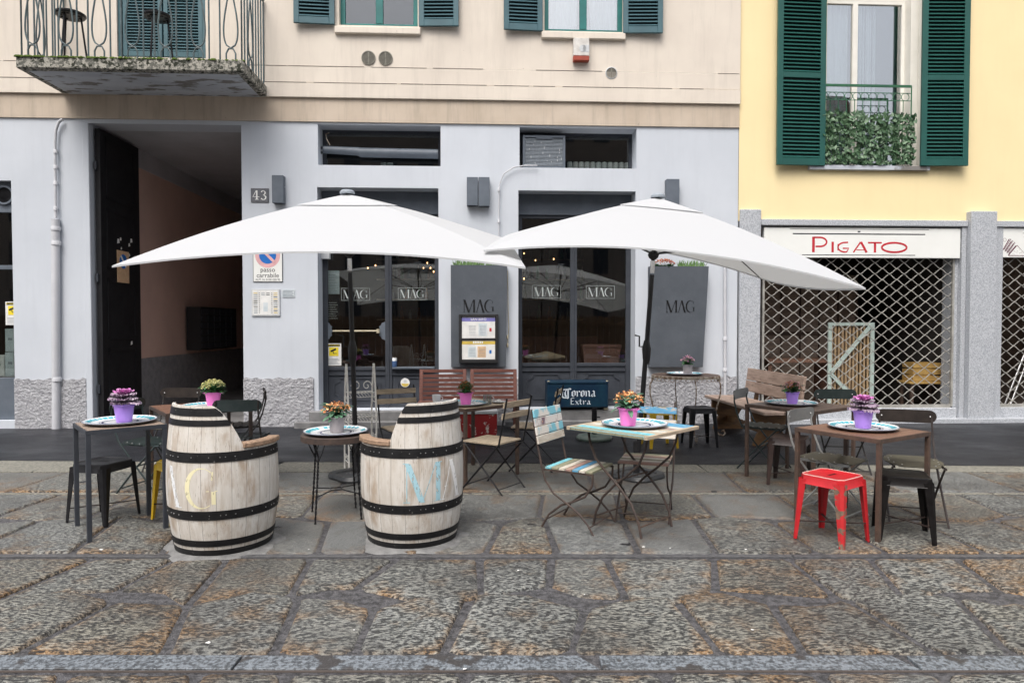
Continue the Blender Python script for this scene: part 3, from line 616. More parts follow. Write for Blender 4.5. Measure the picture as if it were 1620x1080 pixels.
# house step under the fronts
mb = MB(); mb.box(SH1[0] - .12, SH1[1] + .12, -.10, RV + .6, -.05, .235); mb.box(SH1[0] - .3, SH1[1] + .3, -.22, -.1, -.05, .1); mb.box(SH2[0] - .1, SH2[1] + .1, -.10, RV + .6, -.05, .235); mb.box(SH2[0] - .2, SH2[1] + .2, -.2, -.1, -.05, .09)
mb.build('doorstep', 'stepstone', house, bevel=.01)
# ---- café fronts
def chamfer_panel(mb, u0, u1, z0, z1, y):
    c = .09; P = [(u0 + c, z0), (u1 - c, z0), (u1 - c, z0 + c * .5), (u1, z0 + c), (u1, z1 - c), (u1 - c, z1 - c * .5), (u1 - c, z1), (u0 + c, z1), (u0 + c, z1 - c * .5), (u0, z1 - c), (u0, z0 + c), (u0 + c, z0 + c * .5)]
    for a, b in zip(P, P[1:] + P[:1]): mb.bar((a[0], y, a[1]), (b[0], y, b[1]), .022, .022, up=(0, 1, 0))
def front(h, zsill, zfas, mull, v_in=.30):
    f = thing('shopfront', None, None); f.parent = house; f.location = (0, 0, 0)
    y = v_in; u0, u1, z0, z1 = h[:4]; um = mull; e = .075
    mb = MB()
    mb.box(u0, u0 + e, y, y + .07, z0, z1); mb.box(u1 - e, u1, y, y + .07, z0, z1)
    mb.box(um - .05, um + .05, y, y + .07, z0, zfas); mb.box(um - .012, um + .012, y - .015, y, z0, zfas)
    mb.box(u0 + e, um - .05, y, y + .06, z0, z0 + .05); mb.box(um + .05, u1 - e, y, y + .06, z0, z0 + .05)
    mb.box(u0 + e, um - .05, y, y + .06, zsill - .05, zsill); mb.box(um + .05, u1 - e, y, y + .06, zsill - .05, zsill)
    mb.box(u0 + e, u1 - e, y, y + .07, zfas, zfas + .05)
    for a, b in ((u0 + e, um - .05), (um + .05, u1 - e)):
        mb.box(a, b, y + .02, y + .05, z0 + .05, zsill - .05)
    mb.build('frame', 'iron', f, bevel=.004)
    mb = MB()
    for a, b in ((u0 + e, um - .05), (um + .05, u1 - e)): chamfer_panel(mb, a + .08, b - .08, z0 + .12, zsill - .17, y + .018)
    mb.box(u0 + e, u1 - e, y - .004, y + .02, zsill - .125, zsill - .11)
    mb.build('moulding', 'iron', f)
    mb = MB(); mb.box(u0 + .01, u1 - .01, y - .03, y + .02, zfas + .05, z1 - .004)
    mb.build('shutter_box', 'ironlight', f, bevel=.004)
    for a, b in ((u0 + e, um - .05), (um + .05, u1 - e)):
        mb = MB(); mb.box(a, b, y + .03, y + .038, zsill, zfas); mb.build('pane', 'glass', f)
    return f
zs1 = W(600, 580, -.3)[1]; um1 = W(614.5, 500, -.3)[0]; um2 = W(907.5, 500, -.3)[0]
front(SH1, zs1, W(600, 344, -.3)[1], um1); front(SH2, W(900, 574, -.3)[1], W(900, 346, -.3)[1], um2)
def glass_mag(f, px0, px1, py0, py1, v=-.322):
    u0, u1, z0, z1 = R4(px0, py0, px1, py1, v); mb = MB(); y = -v
    for a, b in (((u0, z0), (u1, z0)), ((u1, z0), (u1, z1)), ((u1, z1), (u0, z1)), ((u0, z1), (u0, z0))): mb.bar((a[0], y, a[1]), (b[0], y, b[1]), .004, .004, up=(0, 1, 0))
    hh = (z1 - z0) * .72; sx = (u1 - u0) * .86 / (MAGW * hh)
    put_polys(mb, MAG(), u0 + (u1 - u0) * .07, y, z0 + (z1 - z0) * .14, hh, sx); mb.build('window_lettering', 'letterglass', house)
for a in ((540, 585, 456, 475), (630, 674, 455.5, 474), (842, 887, 451.5, 471.5), (927.5, 972, 452, 472)): glass_mag(None, a[0], a[1], a[2], a[3])
# transoms
def transom(h):
    mb = MB(); u0, u1, z0, z1 = h[:4]; y = .30; e = .05
    mb.box(u0, u0 + e, y, y + .05, z0, z1); mb.box(u1 - e, u1, y, y + .05, z0, z1); mb.box(u0 + e, u1 - e, y, y + .05, z1 - e, z1); mb.box(u0 + e, u1 - e, y, y + .05, z0, z0 + .02)
    t = thing('transom_window', None, None); t.parent = house; t.location = (0, 0, 0); mb.build('frame', 'iron', t)
    mb = MB(); mb.box(u0 + e, u1 - e, y + .02, y + .026, z0 + .02, z1 - e); mb.build('pane', 'glass', t); return t
transom(TR1); transom(TR2)
# interior of the café, dim
cu0, cu1 = SH1[0] - .9, SH2[1] + .25
mb = MB()
def room(mb, u0, u1, y0, y1, z0, z1):
    mb.add([(u0, y0, z0), (u1, y0, z0), (u1, y1, z0), (u0, y1, z0), (u0, y0, z1), (u1, y0, z1), (u1, y1, z1), (u0, y1, z1)], [(0, 1, 2, 3), (4, 7, 6, 5), (1, 5, 6, 2), (2, 6, 7, 3), (3, 7, 4, 0)])
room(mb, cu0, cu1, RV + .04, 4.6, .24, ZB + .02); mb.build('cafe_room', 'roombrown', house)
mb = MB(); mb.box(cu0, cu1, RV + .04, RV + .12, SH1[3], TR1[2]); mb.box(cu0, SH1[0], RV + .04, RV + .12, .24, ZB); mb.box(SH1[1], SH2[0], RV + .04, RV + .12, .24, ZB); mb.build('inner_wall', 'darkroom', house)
# ---- far-left shop window
f = thing('shopfront', None, None); f.parent = house; f.location = (0, 0, 0)
u0, u1, z0, z1 = LSHOP[:4]; y = .1; zA = W(10, 597, -.1)[1]; zB_ = W(10, 430, -.1)[1]; zC = W(10, 384, -.1)[1]; zD = W(10, 333, -.1)[1]
z423 = W(10, 423, -.1)[1]
mb = MB(); mb.box(u0, u1, y, y + .05, z0, zA); mb.box(u0, u1, y - .02, y + .05, z423 - .03, z423 + .03); mb.box(u0, u1, y - .01, y + .05, zD - .03, zD + .02); mb.box(u0, u1, y, y + .05, zD + .02, z1); mb.box(u1 - .05, u1, y - .005, y + .06, zA, zD - .03)
mb.build('frame', 'ironlight', f, bevel=.004)
mb = MB(); mb.box(u0, u1 - .05, y + .02, y + .026, zA, z423 - .03); mb.box(u0, u1 - .05, y + .02, y + .026, z423 + .03, zD - .03); mb.build('pane', 'glass', f)
mb = MB(); cu, cz = W(8, 309, -.1)
mb.xf = Matrix.Translation((cu, y - .004, cz)) @ Matrix.Rotation(pi / 2, 4, 'X'); mb.lathe([(.135, 0), (.135, .03), (.11, .03), (.11, 0)], 28, closed=True); mb.build('vent_ring', 'ironlight', f)
mb = MB(); mb.xf = Matrix.Translation((cu, y - .004, cz)) @ Matrix.Rotation(pi / 2, 4, 'X'); mb.lathe([(0, .003), (.115, .003)], 28); mb.build('vent_hole', 'black', f)
mb = MB(); room(mb, u0 - .5, u1 + .1, y + .06, 2.5, z0, z1); mb.build('side_shop_room', 'roombrown', house)
# ---- upper windows, shutters
def louvre(par, u0, u1, z0, z1, y, mat, mid=None, tilt=0, fr=.07, pitch=.052, hinge=None, rot=0):
    s = thing('shutter', None, None); s.parent = par; hu = u0 if hinge != 'r' else u1
    s.location = (hu, y, 0); s.rotation_euler = (0, 0, rot)
    a, b = u0 - hu, u1 - hu
    mb = MB(); T = .042
    mb.box(a, a + fr, 0, T, z0, z1); mb.box(b - fr, b, 0, T, z0, z1); mb.box(a + fr, b - fr, 0, T, z0, z0 + fr * 1.25); mb.box(a + fr, b - fr, 0, T, z1 - fr, z1)
    cuts = [z0 + fr * 1.25, z1 - fr]
    if mid: mb.box(a + fr, b - fr, 0, T, mid - .04, mid + .04); cuts = [cuts[0], mid - .04, mid + .04, cuts[1]]
    mb.build('shutter_frame', mat, s, bevel=.004)
    mb = MB()
    for i in range(0, len(cuts), 2):
        z = cuts[i] + .02
        while z < cuts[i + 1] - .01:
            mb.add([(a + fr, .006, z - .016), (b - fr, .006, z - .016), (b - fr, .034, z + .016), (a + fr, .034, z + .016), (a + fr, .000, z - .010), (b - fr, .000, z - .010), (b - fr, .028, z + .022), (a + fr, .028, z + .022)],
                   [(0, 1, 2, 3), (4, 5, 6, 7), (0, 1, 5, 4), (3, 2, 6, 7)]); z += pitch
    mb.build('louvres', mat, s)
    mb = MB(); mb.box(a + fr, b - fr, .036, .04, z0 + fr, z1 - fr); mb.build('backing', 'black', s)
    return s
def window(h, par, fmat, yin, split=.5, cross=None, cur='curtain', fw=.07, gm='winglass'):
    wd = thing('window', None, None); wd.parent = par; u0, u1, z0, z1 = h[:4]; um = u0 + (u1 - u0) * split
    mb = MB(); mb.box(u0, u0 + fw, yin, yin + .06, z0, z1); mb.box(u1 - fw, u1, yin, yin + .06, z0, z1); mb.box(um - fw * .75, um + fw * .75, yin - .006, yin + .06, z0 + fw, z1 - fw)
    mb.box(u0 + fw, u1 - fw, yin, yin + .06, z0, z0 + fw); mb.box(u0 + fw, u1 - fw, yin, yin + .06, z1 - fw, z1)
    if cross: mb.box(u0 + fw, u1 - fw, yin, yin + .05, cross - .03, cross + .03)
    mb.build('frame', fmat, wd, bevel=.005)
    mb = MB(); mb.box(u0 + fw, um - fw * .75, yin + .025, yin + .03, z0 + fw, z1 - fw); mb.box(um + fw * .75, u1 - fw, yin + .025, yin + .03, z0 + fw, z1 - fw); mb.build('pane', gm, wd)
    mb = MB(); room(mb, u0 - .2, u1 + .2, yin + .07, yin + 1.6, z0 - .1, z1 + .1); mb.build('room', 'roombrown', wd)
    return wd
def curtain(par, u0, u1, z0, z1, y, amp=.02, skew=0.0):
    n = 40; vs = []; mb = MB()
    for j, z in enumerate((z1, (z0 + z1) / 2, z0)):
        for i in range(n + 1):
            t = i / n; vs.append((u0 + (u1 - u0) * t + skew * j * (1 - t), y + amp * sin(t * 40) + amp * .5 * sin(t * 17), z))
    mb.add(vs, [(j * (n + 1) + i, j * (n + 1) + i + 1, (j + 1) * (n + 1) + i + 1, (j + 1) * (n + 1) + i) for j in range(2) for i in range(n)]); mb.build('curtain', 'curtain', par, smooth=True, ang=80)
yw = .0
wa = window(w1, house, 'tealgreen', .06, gm='darkglass'); um = (w1[0] + w1[1]) / 2
wb = window(w2, house, 'tealgreen', .06)
curtain(wb, w2[0] + .05, w2[0] + .5, w2[2] + .05, w2[3], .17); curtain(wb, w2[0] + .62, w2[1] - .05, w2[2] + .05, w2[3], .17, skew=.05)
for (x0, x1, yy) in ((529, 665, 43), (857, 990, 51)):
    a, b, c, d = R4(x0, yy, x1, yy + 10, .1); mb = MB(); mb.box(a, b, -.1, .05, c, d + .005); mb.build('window_sill', 'cream', house, bevel=.008)
for (x0, x1, yb, hg) in ((465, 529, 38.5, 'r'), (662.5, 725.5, 42.5, 'l'), (797, 858.5, 49, 'r'), (986, 1048, 53.5, 'l')):
    a, b, c, d = R4(x0, -90, x1, yb, .09); louvre(house, a, b, c, d, -.105, 'teal', hinge=hg, rot=radians(3.5 if hg == 'r' else -3.5), fr=.075, pitch=.05)
# balcony door with closed louvred leaves
umd = (bd[0] + bd[1]) / 2; mb = MB()
louvre(house, bd[0] + .06, umd - .01, bd[2] + .03, bd[3], .0, 'teal', fr=.06, pitch=.042); louvre(house, umd + .01, bd[1] - .06, bd[2] + .03, bd[3], .0, 'teal', fr=.06, pitch=.042)
mb.box(bd[0], bd[0] + .055, -.01, .05, bd[2], bd[3]); mb.box(bd[1] - .055, bd[1], -.01, .05, bd[2], bd[3]); mb.build('balcony_door_frame', 'teal', house)
# ---- balcony
bl = thing('balcony', None, None); bl.parent = house
bu0 = W(102, 151)[0]; bu1 = W(424, 155)[0]; bz = W(260, 152.5)[1]; BD = 1.02; BT = .15
mb = MB(); mb.box(bu0, bu1, -BD, -.04, bz, bz + BT); mb.build('slab', 'conc', bl, bevel=.012)
mb = MB(); mb.box(bu0 + .10, bu1 - .10, -BD + .1, -.045, bz - .004, bz + .01); mb.build('soffit', 'soffit', bl)
mb = MB(); rm = random.Random(11)
for i in range(260):
    if rm.random() < .8: x = bu0 + abs(rm.gauss(0, .45)) * (bu1 - bu0); yy = -BD + rm.uniform(-.006, .04)
    else: x = rm.uniform(bu0, bu1); yy = -BD + rm.uniform(0, .03)
    if x > bu1: continue
    r = rm.uniform(.008, .024); mb.xf = Matrix.Translation((x, yy, bz + BT - .004)) @ Matrix.Diagonal((1.6, 1, .8, 1)); mb.lathe([(r, -r * .6), (r * .9, r * .3), (r * .4, r * .9), (0, r)], 6)
mb.build('moss_fringe', 'moss', bl, smooth=True)
def loop_pts(u, y0, z0, ax):
    out = []
    for k in range(25):
        t = k / 24; z = z0 + .17 + t * .78; wd = .075 * sin(pi * min(1, t * 1.25) ** .62) if t < .8 else .075 * sin(pi * .999) 
        wd = .09 * (sin(pi * t ** .55)) ** .85 if 0 < t < 1 else 0
        out.append((wd, z))
    return out
def railing():
    mb = MB(); zt = bz + BT; r = .0105
    runs = [((bu0 + .04, -BD + .06), (bu1 - .04, -BD + .06), 20, 'loops'), ((bu0 + .04, -BD + .06), (bu0 + .04, -.06), 7, 'side'), ((bu1 - .04, -BD + .06), (bu1 - .04, -.06), 8, 'side')]
    for (x0, y0), (x1, y1), n, kind in runs:
        d = Vector((x1 - x0, y1 - y0, 0)).normalized()
        for i in range(n + 1):
            p = Vector((x0 + (x1 - x0) * i / n, y0 + (y1 - y0) * i / n, zt))
            if (kind == 'loops' and i % 3 == 1) or (kind == 'side' and i == 3):
                L = loop_pts(0, 0, zt, 0)
                ring = [p + d * wd + Vector((0, 0, z - zt)) for wd, z in L] + [p - d * wd + Vector((0, 0, z - zt)) for wd, z in L[::-1][1:-1]]
                mb.tube(ring, r, 6, closed=True)
                mb.tube([p + d * .06, p + d * .06 + Vector((0, 0, .10)), p + d * .03 + Vector((0, 0, .16)), p - d * .03 + Vector((0, 0, .16)), p - d * .06 + Vector((0, 0, .10)), p - d * .06], r, 6)
            else: mb.tube([p, p + Vector((0, 0, 1.2))], r, 6)
        mb.bar((x0, y0, zt + 1.2), (x1, y1, zt + 1.2), .04, .012)
    mb.build('railing', 'tealrail', bl, smooth=True)
railing()
def bstool(label, px, py):
    P = wall_world((bu0 + bu1) / 2, .6, bz + BT); u = W(px, py, .55)[0]; o = thing('bar_stool', label, 'bar stool', wall_world(u, .55, bz + BT + .002), 0, 'round stools on the balcony')
    mb = MB(); mb.lathe([(0, .70), (.17, .70), (.185, .715), (.185, .735), (.17, .745), (0, .745)], 24)
    for k in range(10): a = 2 * pi * k / 10; mb.lathe([(.018, .69), (.018, .701)], 8, (.11 * cos(a), .11 * sin(a), 0))
    mb.build('seat', 'black', o, smooth=True)
    for k in range(3):
        a = 2 * pi * k / 3 + .5; mb = MB(); mb.tube([(.12 * cos(a), .12 * sin(a), .70), (.2 * cos(a), .2 * sin(a), 0)], .012, 6); mb.build('leg', 'black', o)
bstool('round black stool near the left end of the balcony', 112, 60); bstool('round black stool in front of the shuttered balcony door', 250, 65)
# ---- YELLOW HOUSE
yh = thing('yellow_house', 'yellow plastered house with granite shop pillars and green shutters', 'house', (W0.x, W0.y, 0), YAW)
YL = HR + .004; YR = W(2100, 400)[0]; gz = W(1360, 349)[1]; gv = .04
dw = R4(1308, -160, 1460, 264, 0)
DWO = (dw[0], dw[1], dw[2], dw[3], .3)
mb = MB(); wall(mb, YL, YR, gz - .02, ZTOP, -.005, [DWO], .3); mb.build('wall', 'yellow', yh)
mb = MB(); mb.box(YL, YR, .35, 5.0, gz + .06, ZTOP); mb.build('upper_mass', 'darkroom', yh)
pA = R4(1172, 330, 1203, 680, .05); pB = R4(1536, 333, 1577, 680, .14); sgz0 = W(1360, 408, 0)[1]
g1 = W(1204, 500)[0]; g2 = W(1508, 500)[0]; g3 = W(1535, 500, .05)[0]
def pillar(u0, u1, yf, zt, name='pillar'):
    mb = MB(); mb.box(u0, u1, yf, .4, -.05, zt); mb.build(name, 'granite', yh, bevel=.008)
pillar(YL + .015, pA[1], -.05, W(1185, 331, .05)[1]); pillar(pB[0], pB[1], -.12, W(1556, 334, .12)[1])
mb = MB(); mb.box(W(1518, 500)[0], pB[0] - .003, -.03, .4, .02, gz - .07); mb.build('pillar', 'granite', yh, bevel=.006)
pC = W(1583, 500, 0)[0]
mb = MB(); mb.box(pB[1] + .003, pC, -.03, .35, .02, gz - .07); mb.build('pillar', 'granite', yh, bevel=.006)
mb = MB(); mb.box(pA[1] + .003, pB[0] - .003, -.055, .3, gz - .085, gz + .005); mb.box(pB[1] + .003, YR, -.055, .3, gz - .085, gz + .005); mb.build('lintel', 'granite', yh, bevel=.006)
zl = W(1360, 646)[1]
mb = MB(); mb.box(pA[1] + .003, W(1518, 500)[0] - .003, .02, .5, -.05, zl); mb.box(pC + .003, YR, .02, .5, -.05, zl); mb.box(YL + .02, YR, -.16, -.125, -.05, .075); mb.box(pA[1], pB[0], -.125, .02, -.05, .07); mb.box(pB[1] + .003, YR, -.125, .02, -.05, .07); mb.build('threshold', 'granite', yh, bevel=.006)
def grille(u0, u1, z0, z1, yy):
    mb = MB(); pu = .228; pz = .168; k = 0; z = z0
    while z < z1 + pz:
        pts = []; i = 0; u = u0
        while u <= u1 + .001:
            ph = (u - u0) / pu
            tri = abs((ph + (.5 if k % 2 else 0)) % 1 - .5) * 2          # 0..1
            tri = .5 - .5 * cos(pi * tri) if False else tri - .055 * sin(tri * 2 * pi)
            zz = z + pz * .5 * tri * 1.0
            pts.append((u, yy + (.006 if k % 2 else -.006), min(zz, z1))); u += pu / 8
        # alternate rows mirrored so that they touch at the crests
        mb.tube(pts, .0072, 4); z += pz / 2; k += 1
    mb.box(u0 - .03, u0, yy - .02, yy + .02, z0, z1); mb.box(u1, u1 + .03, yy - .02, yy + .02, z0, z1); mb.box(u0, u1, yy - .012, yy + .012, z0 - .02, z0 + .03)
    mb.build('roller_grille', 'grille', yh, smooth=True)
ga = R4(1206, 410, 1506, 645, -.05)
grille(ga[0] + .03, ga[1], zl + .02, sgz0 + .06, .07)
grille(pC + .04, YR - .5, zl + .02, sgz0 + .06, .07)
mb = MB(); mb.box(ga[1] + .03, W(1518, 500)[0] - .003, .05, .3, zl, gz - .09); mb.build('guide_rail', 'granite', yh)
mb = MB(); room(mb, YL + .02, YR, .42, 4.5, 0, gz - .01); mb.build('shop_room', 'shopinner', yh)
mb = MB(); mb.box(pB[0], pB[1], .4, 4.5, 0, gz - .03); mb.build('partition', 'darkroom', yh)
# french window
inr = W(1430, 150, -.28)[0]
wy = window((dw[0] - .1, dw[1] - .12, dw[2], W(1360, 2, -.25)[1]), yh, 'winwhite', .24, split=.46, fw=.055)
curtain(wy, dw[0], dw[0] + .5, dw[2] + .05, dw[3] - .1, .33, .012); curtain(wy, dw[0] + .62, dw[0] + .95, dw[2] + .05, dw[3] - .1, .34, .018)
mb = MB(); mb.box(dw[0] - .1, dw[1], .24, .3, W(1360, 2, -.25)[1], dw[3]); mb.build('window_head', 'winwhite', yh)
mb = MB(); mb.box(dw[1] - .004, dw[1] + .004, -.003, .3, dw[2], dw[3]); mb.box(dw[1] - .12, dw[1] - .005, .10, .3, dw[2], dw[3]); mb.build('window_reveal', 'winwhite', yh)
a, b, c, d = R4(1281, 262, 1471, 269, .06); mb = MB(); mb.box(a, b, -.07, .24, c, d); mb.build('window_sill', 'soffit', yh, bevel=.004)
ms = W(1268, 120, .08)[1]
a, b, c, d = R4(1229, -160, 1307, 262, .08); louvre(yh, a, b, c, d, -.10, 'shutgreen', mid=ms, hinge='r', rot=radians(2.5), fr=.085, pitch=.055)
a, b, c, d = R4(1459, -160, 1532, 263, .08); louvre(yh, a, b, c, d, -.10, 'shutgreen', mid=ms, hinge='l', rot=radians(-2.5), fr=.085, pitch=.055)
rz0 = d_ = W(1375, 262, .03)[1]; rz1 = W(1375, 136, .03)[1]; ra = W(1300, 200, .03)[0]; rb = W(1441, 200, .03)[0]
mb = MB(); mb.bar((ra, -.03, rz1), (rb, -.03, rz1), .02, .035); zz2 = W(1375, 147, .03)[1]; zz3 = W(1375, 159, .03)[1]
mb.tube([(ra, -.03, zz2), (rb, -.03, zz2)], .006, 5); mb.tube([(ra, -.03, zz3), (rb, -.03, zz3)], .006, 5); mb.tube([(ra, -.03, rz0 + .03), (rb, -.03, rz0 + .03)], .008, 5)
n = 11
for i in range(n + 1):
    u = ra + (rb - ra) * i / n; mb.tube([(u, -.03, rz0), (u, -.03, zz3 if 0 < i < n else rz1)], .006 if 0 < i < n else .01, 5)
for i in range(n + 1):
    u = ra + (rb - ra) * (i + .25) / n; R = (zz2 - zz3) / 2
    if u < rb - .05: mb.tube([(u + R * 1.05 * cos(t * pi / 8), -.03, zz3 + R + R * sin(t * pi / 8)) for t in range(16)], .005, 5, closed=True)
mb.build('window_railing', 'railgreen', yh, smooth=True)
iv = MB(); ri = random.Random(5); z1v = W(1375, 180, .05)[1]
for i in range(900):
    u = ri.uniform(ra, rb + .03); z = ri.uniform(rz0 + .02, z1v + ri.uniform(-.03, .04)); yy = -.05 - ri.uniform(0, .05); r = ri.uniform(.026, .046); a = ri.uniform(-.9, .9) - pi / 2; t1 = ri.uniform(-.6, .6); t2 = ri.uniform(-.6, .6)
    R = Matrix.Translation((u, yy, z)) @ Matrix.Rotation(t1, 4, 'X') @ Matrix.Rotation(t2, 4, 'Z') @ Matrix.Rotation(a + pi / 2, 4, 'Y'); iv.xf = R
    iv.add([(0, 0, .2 * r), (-.9 * r, .004, .75 * r), (-.75 * r, .004, -.3 * r), (0, -.006, -1.3 * r), (.75 * r, .004, -.3 * r), (.9 * r, .004, .75 * r)], [(0, 1, 2, 3), (0, 3, 4, 5)])
o = iv.build('ivy_screen', 'ivy', loc=(W0.x, W0.y, 0), rz=YAW); tag(o, 'dense ivy screen fixed behind the small green window railing', 'ivy')
# rear surroundings, seen in the panes only
mb = MB(); of = thing('canal_fence', 'tall brown board fence along the opposite side of the street', 'fence', (0, -2.4, 0))
for i in range(150):
    x = -16 + i * .215; mb.box(x, x + .19, 0, .025, .1, 1.75 + .02 * sin(i * 2.3))
mb.build('boards', 'fence', of)
mb = MB(); mb.box(-16, 16.2, .03, .08, .4, .5); mb.box(-16, 16.2, .03, .08, 1.4, 1.5); mb.build('rail', 'fence', of)
for k, (x0, x1, hh) in enumerate(((-34, -12, 17.2), (-11.9, 6, 18.3), (6.1, 30, 17))):
    oh = thing('opposite_house', ('brown house across the water, reflected at the left of the panes', 'tallest brown house across the water, reflected mid panes', 'brown house across the water, reflected at the right of the panes')[k], 'house', (0, -29, 0))
    mb = MB(); mb.box(x0, x1, -8, 0, 0, hh); mb.build('wall', 'opp', oh)
    mb = MB(); mb.prism([(x0 - .3, hh), (x1 + .3, hh), (x1 - 1, hh + 1.6), (x0 + 1, hh + 1.6)], -7, .4); mb.build('roof', 'roof', oh)
    mb = MB()
    for c in range(3): xx = x0 + 3 + c * 6.5; mb.box(xx, xx + .8, -3, -2, hh + 1, hh + 3.2)
    mb.build('chimney', 'opp', oh)
    mb = MB()
    for fl in range(5):
        x = x0 + 1.2
        while x < x1 - 1.5: mb.box(x, x + 1.1, .0, .05, 2 + fl * 3.2, 3.8 + fl * 3.2); x += 2.6
    mb.build('window', 'iron', oh)
# ================================================================== FURNITURE PROTOTYPES (front faces -y)
def square_table(name, label, x, y, rot, s=.66, h=.72, topmat='plankred', legmat='rustiron', leg=.03, group='square iron-framed tables', planks=6, legin=0):
    t = thing(name, label, 'table', (x, y, 0), radians(rot), group)
    mb = MB(); a = s / 2 - .012; r = random.Random(int(x * 50))
    for i in range(planks):
        y0 = -a + 2 * a * i / planks; y1 = -a + 2 * a * (i + 1) / planks - .002
        mb.box(-a + r.uniform(0, .003), a, y0, y1, h - .016, h + r.uniform(0, .0015))
    mb.build('tabletop', topmat, t, bevel=.0015)
    mb = MB(); b = s / 2
    for sx in (-1, 1):
        mb.box(min(sx * b, sx * (b - .008)), max(sx * b, sx * (b - .008)), -b, b, h - .03, h - .001); mb.box(-b + .009, b - .009, min(sx * b, sx * (b - .008)), max(sx * b, sx * (b - .008)), h - .03, h - .001)
    mb.box(-b + .01, b - .01, -b + .01, b - .01, h - .022, h - .018)
    mb.build('frame', legmat, t)
    for sx in (-1, 1):
        for sy in (-1, 1):
            cx, cy = sx * (b - leg / 2 - .001), sy * (b - leg / 2 - .001); mb = MB(); mb.box(cx - leg / 2, cx + leg / 2, cy - leg / 2, cy + leg / 2, .006, h - .0305); mb.build('leg', legmat, t, bevel=.002)
    return t
def stool(name, label, x, y, rot, mat, group='square metal stools', h=.455, legm=None, edge=None, slot='letterblack', sp=.175):
    t = thing(name, label, 'stool', (x, y, 0), radians(rot), group)
    a = .15; mb = MB(); k = .035
    def ring(a, c, z): return [(a - c, -a, z), (a, -a + c, z), (a, a - c, z), (a - c, a, z), (-a + c, a, z), (-a, a - c, z), (-a, -a + c, z), (-a + c, -a, z)]
    R = [ring(a + .016, .045, h - .062), ring(a + .012, .045, h - .055), ring(a + .004, .035, h - .006), ring(a - .004, .03, h), ring(a - .012, .03, h - .003)]
    vs = [p for q in R for p in q]; fs = []
    for i in range(len(R) - 1):
        for j in range(8): fs.append((i * 8 + j, i * 8 + (j + 1) % 8, (i + 1) * 8 + (j + 1) % 8, (i + 1) * 8 + j))
    fs.append(tuple(range((len(R) - 1) * 8, len(R) * 8))); mb.add(vs, fs); mb.build('seat', mat, t, smooth=True, ang=28)
    mb = MB(); mb.box(-.045, .045, -.008, .008, h - .0025, h - .0015); mb.build('grip_slot', slot, t)
    if edge:
        mb = MB(); P = ring(a - .001, .032, h - .0005); mb.tube(P, .0035, 5, closed=True); mb.build('worn_edge', edge, t)
    for sx in (-1, 1):
        for sy in (-1, 1):
            mb = MB(); zt = h - .03
            # a folded channel: two flanges meeting on the outer corner
            T = Vector((sx * (a + .012), sy * (a + .012), zt)); B = Vector((sx * sp, sy * sp, .004)); wt, wb = .062, .026
            ex, ey = Vector((-sx, 0, 0)), Vector((0, -sy, 0)); ch = .018
            Tm = T + ex * .0 + ey * .0; pts = lambda C, w, c: [C + ex * w, C + ex * c, C + ey * c, C + ey * w]
            p, q = pts(T, wt, ch), pts(B, wb, .009); ins = Vector((-sx * .004, -sy * .004, 0)); p2 = [v + ins for v in p]; q2 = [v + ins for v in q]
            vs = p + q + p2 + q2; fs = []
            for i in range(3): fs += [(i, i + 1, i + 5, i + 4), (8 + i + 1, 8 + i, 12 + i, 12 + i + 1)]
            fs += [(0, 4, 12, 8), (3, 11, 15, 7), (4, 5, 13, 12), (5, 6, 14, 13), (6, 7, 15, 14)]
            m_ = mat if not (legm and (sx, sy) in legm[1]) else legm[0]
            mb.add(vs, fs); mb.build('leg', m_, t)
    mb = MB(); zb = .12; q = sp - .012
    mb.bar((-q, -q, zb), (q, q, zb), .016, .006); mb.bar((-q, q, zb + .008), (q, -q, zb + .008), .016, .006); mb.build('cross_brace', 'stoolbrown', t)
    return t
def stadium(w, h, n=8):
    r = h / 2; P = [(w / 2 - r + r * cos(-pi / 2 + pi * i / n), r * sin(-pi / 2 + pi * i / n)) for i in range(n + 1)]
    return P + [(-x, -z) for x, z in P]
def bent_plate(mb, w, h, y0, z0, tilt, bow, th=.005):
    P = stadium(w, h); n = 26; cols = []
    # strip mesh between top and bottom outline so that it can bow
    r = h / 2; us = []
    for i in range(n + 1):
        s_ = -1 + 2 * i / n; x = w / 2 * sin(s_ * pi / 2)
        e = max(0, abs(x) - (w / 2 - r)); hh = sqrt(max(r * r - e * e, 1e-6)) * .999; cols.append((x, hh))
    vs = []; fs = []
    for side in (0, 1):
        for x, hh in cols:
            yy = y0 - bow * (1 - (2 * x / w) ** 2) * -1 + side * th
            for q in (-1, 1): vs.append((x, yy + q * hh * sin(tilt), z0 + q * hh * cos(tilt)))
    m = len(cols)
    for i in range(m - 1):
        a = i * 2; fs += [(a, a + 2, a + 3, a + 1)]; b = m * 2 + a; fs += [(b, b + 1, b + 3, b + 2)]; fs += [(a, b, b + 2, a + 2), (a + 1, a + 3, b + 3, b + 1)]
    fs += [(0, 1, m * 2 + 1, m * 2), (m * 2 - 2, m * 2 * 2 - 2, m * 4 - 1, m * 2 - 1)]
    mb.add(vs, fs)
